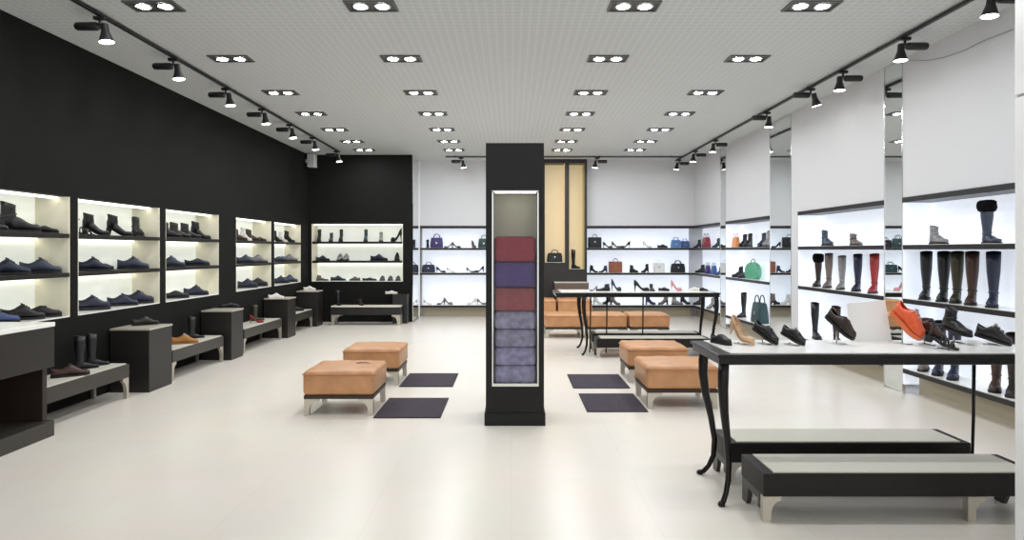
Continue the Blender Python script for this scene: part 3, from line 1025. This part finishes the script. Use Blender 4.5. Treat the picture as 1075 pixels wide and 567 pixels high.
PROTO = {}
def put(kind, variant, loc, rz, label, group=None, s=1.0, sz=None):
    """kind of footwear or bag in a colour variant, first one built, the rest copied"""
    key = (kind, variant)
    cat = 'bag' if kind in ('tote', 'satchel', 'round', 'box') else ('boot' if kind in ('ankle', 'heelboot', 'tall', 'furboot') else 'shoe')
    if key in PROTO:
        o = dup(PROTO[key], loc, rz, label, cat, group)
    else:
        v = VAR[variant]
        a = v if isinstance(v, tuple) and v and not isinstance(v[0], int) else (leather(v),)
        o = make_bag(key, kind, *a) if cat == 'bag' else make_shoe(key, kind, *a)
        o.location = loc; o.rotation_euler = (0, 0, rz)
        tag(o, label, cat, group)
        PROTO[key] = o
    o.scale = (s, s, s * (sz or 1.0))
    return o
VAR = {
    'black': (leather((24, 24, 27)), None, DARKLACE),
    'navy': (leather((34, 40, 62)), None, mat('navy_laces', (70, 76, 96), .7)),
    'slate': (leather((58, 66, 84)), None, mat('slate_laces', (92, 98, 112), .7)),
    'brown': (leather((66, 44, 36)), None, DARKLACE),
    'darkbrown': (leather((44, 34, 30)), None, DARKLACE),
    'tan': (leather((176, 122, 62), .6), mat('tan_sole', (150, 108, 66), .6), LACE),
    'red': (leather((150, 44, 44)), None, DARKLACE),
    'pinkred': (leather((176, 92, 96)), leather((176, 92, 96)), DARKLACE),
    'white': (leather((224, 222, 218)), PALESOLE, LACE),
    'grey': (leather((138, 136, 136)), None, LACE),
    'taupe': (leather((116, 104, 98)), None, DARKLACE),
    'nude': (leather((206, 172, 138)), leather((206, 172, 138)), GOLD),
    'orange': (leather((226, 92, 50), .3), mat('orange_sole', (214, 112, 66), .5), LACE),
    'blue': (leather((58, 76, 122)), None, DARKLACE),
    'teal': (leather((44, 66, 78)), None, DARKLACE),
    'blackwhite': (leather((34, 32, 34)), RUBBER, LACE),
    'olive': (leather((54, 52, 34)), None, DARKLACE),
    'pink': (leather((206, 150, 158)), leather((206, 150, 158)), DARKLACE),
    'brownbag': (leather((146, 88, 66)), leather((110, 66, 48)), GOLD),
    'purplebag': (leather((58, 46, 108)), leather((88, 70, 130)), CHROME),
    'indigobag': (leather((40, 40, 72)), leather((70, 70, 96)), CHROME),
    'blackbag': (leather((24, 25, 30)), leather((24, 25, 30)), CHROME),
    'bluebag': (leather((64, 94, 152)), leather((64, 94, 152)), CHROME),
    'skybag': (leather((92, 134, 186)), leather((92, 134, 186)), CHROME),
    'redbag': (leather((142, 48, 62)), leather((120, 40, 52)), GOLD),
    'greenbag': (leather((92, 166, 134)), leather((70, 130, 104)), leather((70, 130, 104))),
    'whitebag': (leather((232, 232, 232)), leather((222, 222, 222)), GOLD),
    'tealbag': (leather((34, 62, 66)), leather((34, 62, 66)), CHROME),
    'orangebag': (leather((226, 152, 96)), leather((206, 132, 80)), GOLD),
}

# ---------------------------------------------------------------- left bays
XS = -4.425
def lb(px): return F * -XS / (CX - px)
ZR = (1.662, 1.287, .872)          # tops of the top, middle, bottom boards
BN = ['nearest lit bay', 'second lit bay', 'third lit bay', 'fourth lit bay', 'fifth lit bay']
RN = ['top shelf', 'middle shelf', 'bottom shelf']
def L_(b, r, px, kind, var, desc, rz=42, s=1.0, sz=None, dx=0.0):
    s *= 1.1
    tall = kind in ('ankle', 'heelboot')
    sz = (sz or 1.0) * (1.05 if tall else 1.18)
    a = R(rz)
    hl = .118 if kind in ('heelboot', 'sandal') else .150
    hy = s * (hl * abs(math.sin(a)) + .05 * abs(math.cos(a))) + .014
    hx = s * (hl * abs(math.cos(a)) + .05 * abs(math.sin(a))) + .014
    y = max(BAYS[b][0] + hy, min(BAYS[b][1] - hy, lb(px)))
    x = max(-4.605 + hx, XS + dx)
    sz = min(sz, 1.75 / (s * 1.0)) if not tall else sz
    put(kind, var, (x, y, ZR[r] + .0005), a, '%s, %s of the %s' % (desc, RN[r], BN[b]), 'footwear in the ' + BN[b], s, sz)
L_(0, 0, -14, 'flat', 'black', 'black slip on shoe at the front end', 50, .9)
L_(0, 0, 21, 'ankle', 'black', 'tall black ankle boot', 58, .98, 1.3)
L_(0, 0, 58, 'flat', 'black', 'black slip on shoe beside the ankle boot', 40, .72)
L_(0, 1, 8, 'lace', 'navy', 'navy lace up shoe at the front end', 40)
L_(0, 1, 43, 'lace', 'slate', 'slate lace up shoe at the far end', 36)
L_(0, 2, -4, 'flat', 'blue', 'blue slip on shoe cut by the frame', 40)
L_(0, 2, 24, 'lace', 'black', 'black lace up shoe in the middle', 40)
L_(0, 2, 51, 'loafer', 'black', 'black loafer at the far end', 36)
L_(1, 0, 86, 'sandal', 'black', 'black strappy sandal half behind the post', 60, .9)
L_(1, 0, 101, 'heelboot', 'black', 'black heeled ankle boot next to the sandal', 30, .98)
L_(1, 0, 126, 'heelboot', 'black', 'black heeled ankle boot in the middle', 30, 1.02)
L_(1, 0, 148, 'ankle', 'black', 'black ankle boot shown end on', 105, .9, 1.2)
L_(1, 1, 98, 'lace', 'navy', 'navy lace up shoe by the post', 38)
L_(1, 1, 114, 'flat', 'black', 'small black slip on behind the white gap', 80, .7, 1.0, -.04)
L_(1, 1, 140, 'lace', 'slate', 'slate lace up shoe at the far end', 36)
L_(1, 2, 97, 'sneaker', 'navy', 'dark sneaker by the post', 38)
L_(1, 2, 129, 'lace', 'navy', 'navy lace up shoe in the middle', 40, .95)
L_(1, 2, 146, 'sneaker', 'navy', 'dark sneaker at the far end', 38)
for px, d, v in ((179, 'first black ankle boot', 'black'), (189, 'second black ankle boot', 'darkbrown'), (200, 'third black ankle boot', 'black')):
    L_(2, 0, px, 'ankle', v, d + ' from the front', 60, .95, 1.05)
L_(2, 0, 211, 'heelboot', 'black', 'black pointed heeled boot at the far end', 34, 1.05)
L_(2, 1, 180, 'lace', 'slate', 'slate lace up shoe by the post', 38)
L_(2, 1, 207, 'flat', 'navy', 'navy slip on shoe at the far end', 36)
L_(2, 2, 184, 'flat', 'black', 'black slip on shoe by the post', 34)
L_(2, 2, 206, 'lace', 'navy', 'navy lace up shoe at the far end', 40)
L_(3, 0, 251.5, 'ankle', 'brown', 'brown ankle boot at the front end', 62, .9)
L_(3, 0, 258.5, 'heelboot', 'white', 'white heeled ankle boot', 62, .9)
L_(3, 0, 265.5, 'ankle', 'brown', 'brown ankle boot in the middle', 55, .9, 1.05)
L_(3, 0, 277, 'flat', 'darkbrown', 'dark brown slip on shoe at the far end', 40, .75)
L_(3, 1, 258, 'lace', 'slate', 'slate lace up shoe at the front end', 42)
L_(3, 1, 272, 'lace', 'grey', 'grey lace up shoe at the far end', 42)
L_(3, 2, 260, 'sneaker', 'navy', 'navy sneaker at the front end', 42)
L_(3, 2, 273, 'sneaker', 'blackwhite', 'black sneaker with pale laces', 42)
L_(4, 0, 291, 'heelboot', 'black', 'black heeled ankle boot at the front end', 60, .9)
L_(4, 0, 297, 'heelboot', 'white', 'white heeled ankle boot', 62, .85)
L_(4, 0, 304, 'heelboot', 'black', 'black heeled ankle boot at the far end', 50, .95)
L_(4, 1, 293, 'flat', 'slate', 'slate slip on shoe at the front end', 42)
L_(4, 1, 304, 'lace', 'grey', 'grey lace up shoe at the far end', 42)
L_(4, 2, 295, 'lace', 'navy', 'navy lace up shoe at the front end', 42)
L_(4, 2, 305, 'lace', 'slate', 'slate lace up shoe at the far end', 42)

# ---------------------------------------------------------------- wide bay on the return wall
YS = 12.97
ZR2 = (1.689, 1.285, .861)
def B_(r, px, kind, var, desc, rz=0, s=1.0, sz=None):
    put(kind, var, ((px - CX) * YS / F, YS, ZR2[r] + .0005), R(rz), '%s, %s of the wide wall unit' % (desc, RN[r]), 'footwear in the wide return wall unit', s, sz)
B_(0, 335, 'ankle', 'black', 'tall black boot first from the corner', -80, .92, 1.55)
B_(0, 347.5, 'ankle', 'slate', 'low slate boot second from the corner', -80, .9, 1.15)
B_(0, 358, 'ankle', 'black', 'tall black boot third from the corner', -80, .92, 1.55)
B_(0, 384, 'ankle', 'teal', 'tall teal boot fourth from the corner', -80, .92, 1.55)
B_(0, 400, 'ankle', 'grey', 'low grey boot fifth from the corner', -80, .9, 1.25)
B_(0, 416, 'pump', 'black', 'black stiletto at the end', 180, 1.1, 1.9)
B_(1, 339, 'lace', 'slate', 'slate lace up shoe nearest the corner', 0)
B_(1, 357, 'lace', 'grey', 'grey toe on shoe, corner side of a pair', -90, 1.0, 1.35)
B_(1, 363.5, 'lace', 'grey', 'grey shoe of a toe on pair, far side', -90, 1.0, 1.35)
B_(1, 398, 'lace', 'navy', 'navy lace up shoe in the middle', 0, 1.25, 1.0)
B_(1, 417, 'lace', 'black', 'black shoe shown toe on at the end', -90, 1.0, 1.5)
B_(2, 338.5, 'ankle', 'taupe', 'taupe low boot nearest the corner', 15, .85, .75)
B_(2, 355, 'lace', 'teal', 'teal lace up shoe', 0, 1.1, .85)
B_(2, 372.5, 'lace', 'taupe', 'taupe lace up shoe', 180, .8)
B_(2, 388, 'flat', 'slate', 'slate slip on shoe', 0, 1.05, .8)
B_(2, 401.5, 'lace', 'slate', 'slate shoe shown toe on, first of three', -90, 1.0, .9)
B_(2, 410, 'lace', 'slate', 'slate shoe shown toe on, second of three', -90, 1.0, .9)
B_(2, 418, 'lace', 'slate', 'slate shoe shown toe on, last of three', -90, 1.0, .9)

# ---------------------------------------------------------------- back wall units
YW = 13.86
LASTK = [None, 0, 1]
def K_(r, px, kind, var, desc, rz=0, s=1.0, sz=None, side='purple bag unit', dy=0.0):
    e = {'tote': .15, 'satchel': .17, 'box': .16}.get(kind, .12) * s
    x = (px - CX) * YW / F
    if LASTK[0] == (side, r) and abs(x - LASTK[1]) < e + LASTK[3]:
        dy = -LASTK[2] if LASTK[2] else .065
        dy = .07 if dy > 0 else -.07
    else:
        dy = 0.0
    if kind in ('tote', 'satchel', 'box') and dy < 0: dy = -.06
    LASTK[:] = [(side, r), x, dy, e]
    put(kind, var, ((px - CX) * (YW + dy) / F, YW + dy, SHELF_Z[r] + .0005), R(rz), '%s, %s of the %s' % (desc, RN[r], side), 'goods in the ' + side, s, sz)
K_(0, 449, 'heelboot', 'black', 'black heeled boot beside the bag', -80, .9)
K_(0, 458.5, 'tote', 'purplebag', 'purple tote bag', 0, .93)
K_(0, 471, 'pump', 'grey', 'grey high heel shoe', 180, 1.0)
K_(0, 479, 'pump', 'black', 'black high heel shoe', 0, 1.0)
K_(0, 497.5, 'pump', 'taupe', 'taupe high heel shoe', -60, .95, 1.3)
K_(0, 508, 'tote', 'tealbag', 'dark teal bag half behind the pillar', 0, .85)
K_(1, 450, 'satchel', 'indigobag', 'indigo satchel', 0, .85)
K_(1, 463, 'pump', 'black', 'black high heel shoe by the satchel', 0, 1.0)
K_(1, 473.5, 'pump', 'white', 'white high heel shoe', 0, .9)
K_(1, 494, 'pump', 'taupe', 'taupe high heel shoe', 0, .9)
K_(1, 503, 'pump', 'black', 'black high heel shoe near the pillar', 180, 1.0, 1.1)
K_(2, 449, 'pump', 'white', 'white high heel shoe at the mirror end', 0, .9)
K_(2, 463, 'pump', 'taupe', 'taupe high heel shoe', 190, .9)
K_(2, 470.5, 'pump', 'grey', 'grey high heel shoe', 0, 1.0, 1.2)
K_(2, 495, 'pump', 'white', 'white high heel shoe near the pillar', 190, 1.0, 1.1)
K_(2, 505.5, 'pump', 'grey', 'grey high heel shoe near the pillar', 0, 1.0)
K_(0, 524, 'satchel', 'blackbag', 'black satchel behind the pillar', 0, .85)
K_(1, 518, 'satchel', 'tealbag', 'teal satchel behind the pillar', 0, .85)
K_(0, 536, 'pump', 'black', 'black high heel hidden behind the pillar', 0, 1.0)
sd = 'brown bag unit'
K_(0, 624.3, 'box', 'blackbag', 'black box bag', 0, .93, 1.2, sd)
K_(0, 638, 'pump', 'black', 'black high heel shoe first after the bag', 0, 1.0, None, sd)
K_(0, 647, 'pump', 'taupe', 'taupe high heel shoe', 0, 1.0, 1.1, sd)
K_(0, 656.5, 'pump', 'black', 'black high heel shoe turned back', 180, 1.0, 1.1, sd)
K_(0, 679.5, 'pump', 'white', 'white high heel shoe', 0, .9, 1.3, sd)
K_(0, 695.5, 'flat', 'darkbrown', 'dark brown low shoe beside the blue bag', 0, .8, 1.3, sd)
K_(0, 709.5, 'tote', 'skybag', 'sky blue tote bag', 0, .75, .95, sd)
K_(0, 719, 'tote', 'bluebag', 'deep blue tote bag', 0, .68, .9, sd, .06)
K_(1, 623.5, 'heelboot', 'black', 'black heeled boot', 0, .85, .95, sd)
K_(1, 633, 'heelboot', 'slate', 'slate heeled boot', 180, .85, .9, sd)
K_(1, 646, 'box', 'brownbag', 'chestnut brown box bag', 0, .93, 1.25, sd)
K_(1, 665.5, 'ankle', 'black', 'black ankle boot', 30, .85, 1.1, sd)
K_(1, 677, 'heelboot', 'black', 'black heeled boot near the white bag', 200, .85, 1.1, sd)
K_(1, 691.5, 'box', 'whitebag', 'white box bag', 0, .78, 1.3, sd)
K_(1, 711.5, 'satchel', 'blackbag', 'black satchel', 0, .93, 1.05, sd)
K_(2, 628, 'heelboot', 'white', 'white heeled boot', 0, .95, 1.2, sd)
K_(2, 637, 'heelboot', 'black', 'black heeled boot beside the white one', 180, 1.0, 1.2, sd)
K_(2, 646, 'heelboot', 'taupe', 'taupe heeled boot', 0, 1.0, 1.2, sd)
K_(2, 683, 'heelboot', 'indigobag', 'indigo heeled boot', 0, 1.0, 1.2, sd)
K_(2, 696, 'heelboot', 'taupe', 'taupe heeled boot in the middle', 180, 1.0, 1.2, sd)
K_(2, 711, 'ankle', 'grey', 'grey ankle boot', 0, .9, 1.1, sd)
K_(2, 719.5, 'heelboot', 'black', 'black heeled boot in the corner', 0, 1.0, 1.2, sd)
put('satchel', 'blackbag', ((582.3 - CX) * 13.55 / F, 13.55, NICHE1[2] + .0065), 0, 'black satchel in the wide beige niche', None, .98, 1.0)
put('tall', 'black', ((604.5 - CX) * 13.55 / F, 13.55, NICHE2[2] + .0065), R(-20), 'tall black boot in the narrow beige niche', None, .80, 1.12)

# ---------------------------------------------------------------- right wall units
XW = 4.235
def ry(px, x=XW): return F * x / (px - CX)
def W_(r, px, kind, var, desc, unit, rz=180, s=1.0, sz=None, x=XW):
    put(kind, var, (x, ry(px, x), SHELF_Z[r] + .0005), R(rz), '%s, %s of the %s' % (desc, RN[r], unit), 'goods in the ' + unit, s, sz)
u = 'corner unit'
W_(0, 732, 'heelboot', 'black', 'black heeled boot', u, 200, .9)
W_(0, 741.5, 'tote', 'redbag', 'dark red tote bag', u, -90, .95, .95)
W_(0, 752, 'heelboot', 'tealbag', 'dark green heeled boot', u, 200, .95)
W_(1, 735, 'ankle', 'black', 'black ankle boot', u, 200, .9, 1.1)
W_(1, 743, 'tote', 'purplebag', 'first purple tote bag', u, -90, .62, 1.15)
W_(1, 749.5, 'tote', 'bluebag', 'blue tote bag', u, -90, .62, 1.15)
W_(1, 754.5, 'heelboot', 'blue', 'blue heeled boot', u, 200, .8)
W_(2, 733, 'ankle', 'black', 'black ankle boot', u, 200, .9, 1.2)
W_(2, 746, 'heelboot', 'grey', 'grey heeled boot', u, 200, .9, 1.2)
u = 'green bag unit'
W_(0, 772.5, 'tote', 'orangebag', 'pale orange tote bag', u, -90, .72, 1.05)
W_(0, 780, 'ankle', 'black', 'black ankle boot by the orange bag', u, 222, .9, 1.45)
W_(0, 785.5, 'ankle', 'black', 'black ankle boot in the middle', u, 222, .9, 1.5)
W_(0, 800, 'ankle', 'slate', 'slate ankle boot', u, 222, .9, 1.45)
W_(0, 805.5, 'ankle', 'grey', 'grey ankle boot at the front end', u, 222, .9, 1.65)
W_(1, 774.5, 'ankle', 'black', 'black ankle boot at the back end', u, 195, .85, 1.3)
W_(1, 781, 'ankle', 'slate', 'slate ankle boot beside the green bag', u, 195, .85, 1.3)
W_(1, 790.5, 'round', 'greenbag', 'round mint green bag', u, -75, .95, 1.0)
W_(2, 778.5, 'tall', 'black', 'tall black boot', u, 215, .95)
W_(2, 797.5, 'tote', 'tealbag', 'large dark blue tote bag', u, -90, 1.3, 1.05)
u = 'unit between two mirrors'
W_(0, 868.5, 'ankle', 'slate', 'slate blue pointed bootie', u, 268, .9, 1.3)
W_(0, 898.5, 'ankle', 'taupe', 'low taupe bootie', u, 262, .95, .85)
for px, v, k, d, s in ((857.5, 'darkbrown', 'furboot', 'tall dark brown boot with fur cuff', .92), (868.5, 'taupe', 'tall', 'tall taupe boot', .96), (882.5, 'grey', 'tall', 'tall grey boot', .90), (899, 'navy', 'tall', 'tall navy boot', .95), (916.5, 'red', 'tall', 'tall dark red boot', .96)):
    W_(1, px, k, v, d, u, 226, s * .98, 1.03)
W_(2, 857.5, 'tall', 'black', 'tall black boot', u, 262, 1.0, 1.05)
W_(2, 880, 'tall', 'brown', 'tall brown boot', u, 262, 1.0, 1.05)
u = 'nearest boot unit'
W_(0, 985.5, 'ankle', 'grey', 'pale grey ankle boot', u, 268, .85, 1.2, 4.2)
W_(0, 1041, 'furboot', 'slate', 'slate boot with black fur cuff', u, 262, .9, .86, 4.17)
for px, v, d in ((971, 'black', 'tall black boot at the back end'), (989.5, 'black', 'tall black boot second from the back'), (1003.5, 'olive', 'tall olive boot'), (1019.5, 'brown', 'tall reddish brown boot'), (1042, 'navy', 'tall navy boot')):
    W_(1, px, 'tall', v, d, u, 226, 1.0, 1.03)
for px, v, d in ((970, 'taupe', 'tall taupe boot at the back end'), (985, 'navy', 'tall navy boot second from the back'), (1001, 'navy', 'tall navy boot in the middle'), (1045, 'brown', 'tall brown boot'), (1063, 'darkbrown', 'tall dark boot cut by the white pillar')):
    W_(2, px, 'tall', v, d, u, 226, 1.0, 1.1)

# ---------------------------------------------------------------- shoes on the nearest table
TT = .9005
def T_(px, py, kind, var, desc, rz, s=1.0, sz=None, place='on the nearest table'):
    y = F * (EYE - TT) / (py - HZ)
    return put(kind, var, ((px - CX) * y / F, y, TT), R(rz), '%s %s' % (desc, place), 'shoes on the nearest table', s, sz)
T_(757, 361, 'flat', 'blackwhite', 'black slip on shoe at the end corner', -64, .58, 1.4)
# two shoes on small stands
def stand_shoe(px, py, kind, var, desc, rz, s, pitch, sz=1.0, lift=0.0):
    y = F * (EYE - TT) / (py - HZ)
    x = (px - CX) * y / F
    half = {'pump': .11, 'mule': .115, 'sandal': .12}.get(kind, .147) * s
    h = half * math.sin(R(pitch)) + .004 + lift
    t = thing('shoe_stand', 'small steel shoe stand under the %s' % desc, 'shoe stand', (x, y, TT), R(rz), 'small shoe stands on the nearest table')
    MB().box(-.045, .035, -.028, .028, 0, .005, bevel=.002).build('base', CHROME, t)
    MB().lathe([(.004, .005), (.004, max(.010, h - .022))], (-.02, 0, 0), 8).build('post', CHROME, t, smooth=True)
    o = put(kind, var, (x, y, TT + h), R(rz), '%s tilted on a small stand, nearest table' % desc, 'shoes on the nearest table', s, sz)
    o.rotation_euler = (0, R(pitch), R(rz))
stand_shoe(778, 361, 'pump', 'nude', 'nude high heel shoe', -62, .95, 14, 1.0)
stand_shoe(803, 361, 'loafer', 'black', 'black loafer with silver bit', -64, .70, 24, 1.3)
stand_shoe(832, 362, 'sneaker', 'blackwhite', 'black lace up with pale laces', -62, .60, 20, 1.1)
stand_shoe(881, 361, 'loafer', 'darkbrown', 'black brown loafer with steel bit', -66, .80, 34, 1.3, .03)
stand_shoe(950, 361, 'sneaker', 'orange', 'orange shoe with pale laces', -74, .86, 38, 1.35, .03)
stand_shoe(974, 362, 'lace', 'brown', 'dark brown lace up shoe', -62, .72, 16, 1.3, .03)
stand_shoe(989, 366.5, 'sandal', 'blackwhite', 'black strappy sandal', -50, .72, 12, 1.3)
stand_shoe(1004, 360, 'ankle', 'black', 'black lace ankle boot', -80, .74, 10, 1.1, .045)
stand_shoe(1042, 362, 'lace', 'blackwhite', 'black lace up shoe by the white pillar', -64, .70, 12, 1.4)
# white card leaning on the table
cy = 4.04
t = thing('display_card', 'blank white display card leaning behind the orange shoe', 'display card', ((913 - CX) * cy / F, cy, TT))
hh = (366 - 314) * cy / F * .82
MB().prism([(-.13, .0), (.145, .0), (.10, hh), (-.15, hh - .02)], -.004, .004).build('panel', CARD, t)
MB().prism([(0.005, 0), (.09, 0), (.006, hh * .7)], -.02, .02, axis='x').build('easel_leg', CARD, t)

# ---------------------------------------------------------------- shoes on the middle table
def M_(px, kind, var, desc, rz=0, s=1.0, sz=None):
    y = 9.05
    put(kind, var, ((px - CX) * y / F, y, TT), R(rz), desc + ' on the middle table', 'shoes on the middle table', s, sz)
M_(623, 'pump', 'grey', 'grey high heel shoe', 180, .55, 1.0)
M_(633, 'ankle', 'black', 'black low boot', 180, .72, .8)
M_(647, 'pump', 'teal', 'dark teal high heel shoe', 0, .70, 1.9)
M_(673.5, 'pump', 'black', 'black stiletto with arched sole', 0, 1.05, 1.15)
M_(684.5, 'ankle', 'darkbrown', 'small dark bootie', -90, .65, .85)
M_(697, 'flat', 'black', 'black slip on shoe', -20, .55, 1.3)
M_(710, 'pump', 'pink', 'pink high heel shoe', 0, .75, 1.6)
M_(729, 'sneaker', 'white', 'white sneaker', 160, .5, 1.0)
M_(737.5, 'loafer', 'black', 'black loafer', -30, .55, 1.1)

# ---------------------------------------------------------------- on the charcoal wall benches and stands
def at_x(px, x): return F * x / (px - CX)
def P_(px, x, z, kind, var, label, rz, s=1.0, sz=None):
    put(kind, var, (x, at_x(px, x), z + .0008), R(rz), label, 'footwear on the charcoal wall furniture', s, sz)
P_(74, -4.0, .36, 'lace', 'brown', 'dark brown lace up shoe on the nearest wall bench', 40, 1.0)
P_(91, -4.1, .36, 'tall', 'black', 'tall black boot on the nearest wall bench, front one', 50, .8, .85)
P_(103, -4.1, .36, 'tall', 'black', 'tall black boot on the nearest wall bench, rear one', 50, .8, .85)
P_(153, -4.05, .675, 'lace', 'darkbrown', 'dark brown shoe on the cube stand below the second bay', 40, .9)
P_(194, -4.0, .36, 'lace', 'tan', 'tan suede lace up shoe on a wall bench', 30, 1.02, 1.05)
P_(206, -4.1, .36, 'tall', 'black', 'tall black boot behind the tan suede shoe', 45, .8, .75)
P_(241, -4.05, .68, 'flat', 'black', 'black slip on shoe on the second cube stand', 40, .9)
P_(269.5, -4.02, .36, 'pump', 'red', 'red high heel shoe on a wall bench', 30, .95)
P_(271, -4.12, .36, 'tall', 'olive', 'tall dark olive boot behind the red high heel', 45, .8, .7)
P_(290, -4.0, .68, 'lace', 'white', 'white lace up shoe on the cube stand below the fourth bay', 35, .9)
P_(302, -4.05, .36, 'loafer', 'black', 'black loafer on the bench near the corner, front one', 40)
P_(311, -4.05, .36, 'loafer', 'black', 'black loafer on the bench near the corner, rear one', 40)
P_(325, -4.03, .70, 'sneaker', 'white', 'white sneaker on the corner cube stand', 20, .8)
put('flat', 'white', ((411 - CX) * 12.65 / F, 12.65, .6008), R(10), 'pale slip on shoe on the black cube stand by the long bench', 'footwear on the charcoal wall furniture', .85)
put('tall', 'black', (-3.50, 12.34, .3908), R(-60), 'tall black boot at the corner end of the long bench', 'footwear on the charcoal wall furniture', .8, .8)
put('ankle', 'darkbrown', ((379 - CX) * 12.35 / F, 12.35, .3908), R(-60), 'dark brown ankle boot in the middle of the long bench', 'footwear on the charcoal wall furniture', .8, .8)
# small dark shoehorn on the front ottoman
m = MB()
m.tube([(-.07, 0, .006), (-.03, .008, .010), (.02, .008, .010), (.06, -.004, .005)], [.010, .013, .011, .006], 8, flat=.3)
o = m.build('shoehorn', mat('dark_horn', (52, 36, 34), .3), smooth=True)
o.location = (-1.42, 5.86, .412)
tag(o, 'small dark curved shoehorn lying on the front tan ottoman', 'shoehorn')
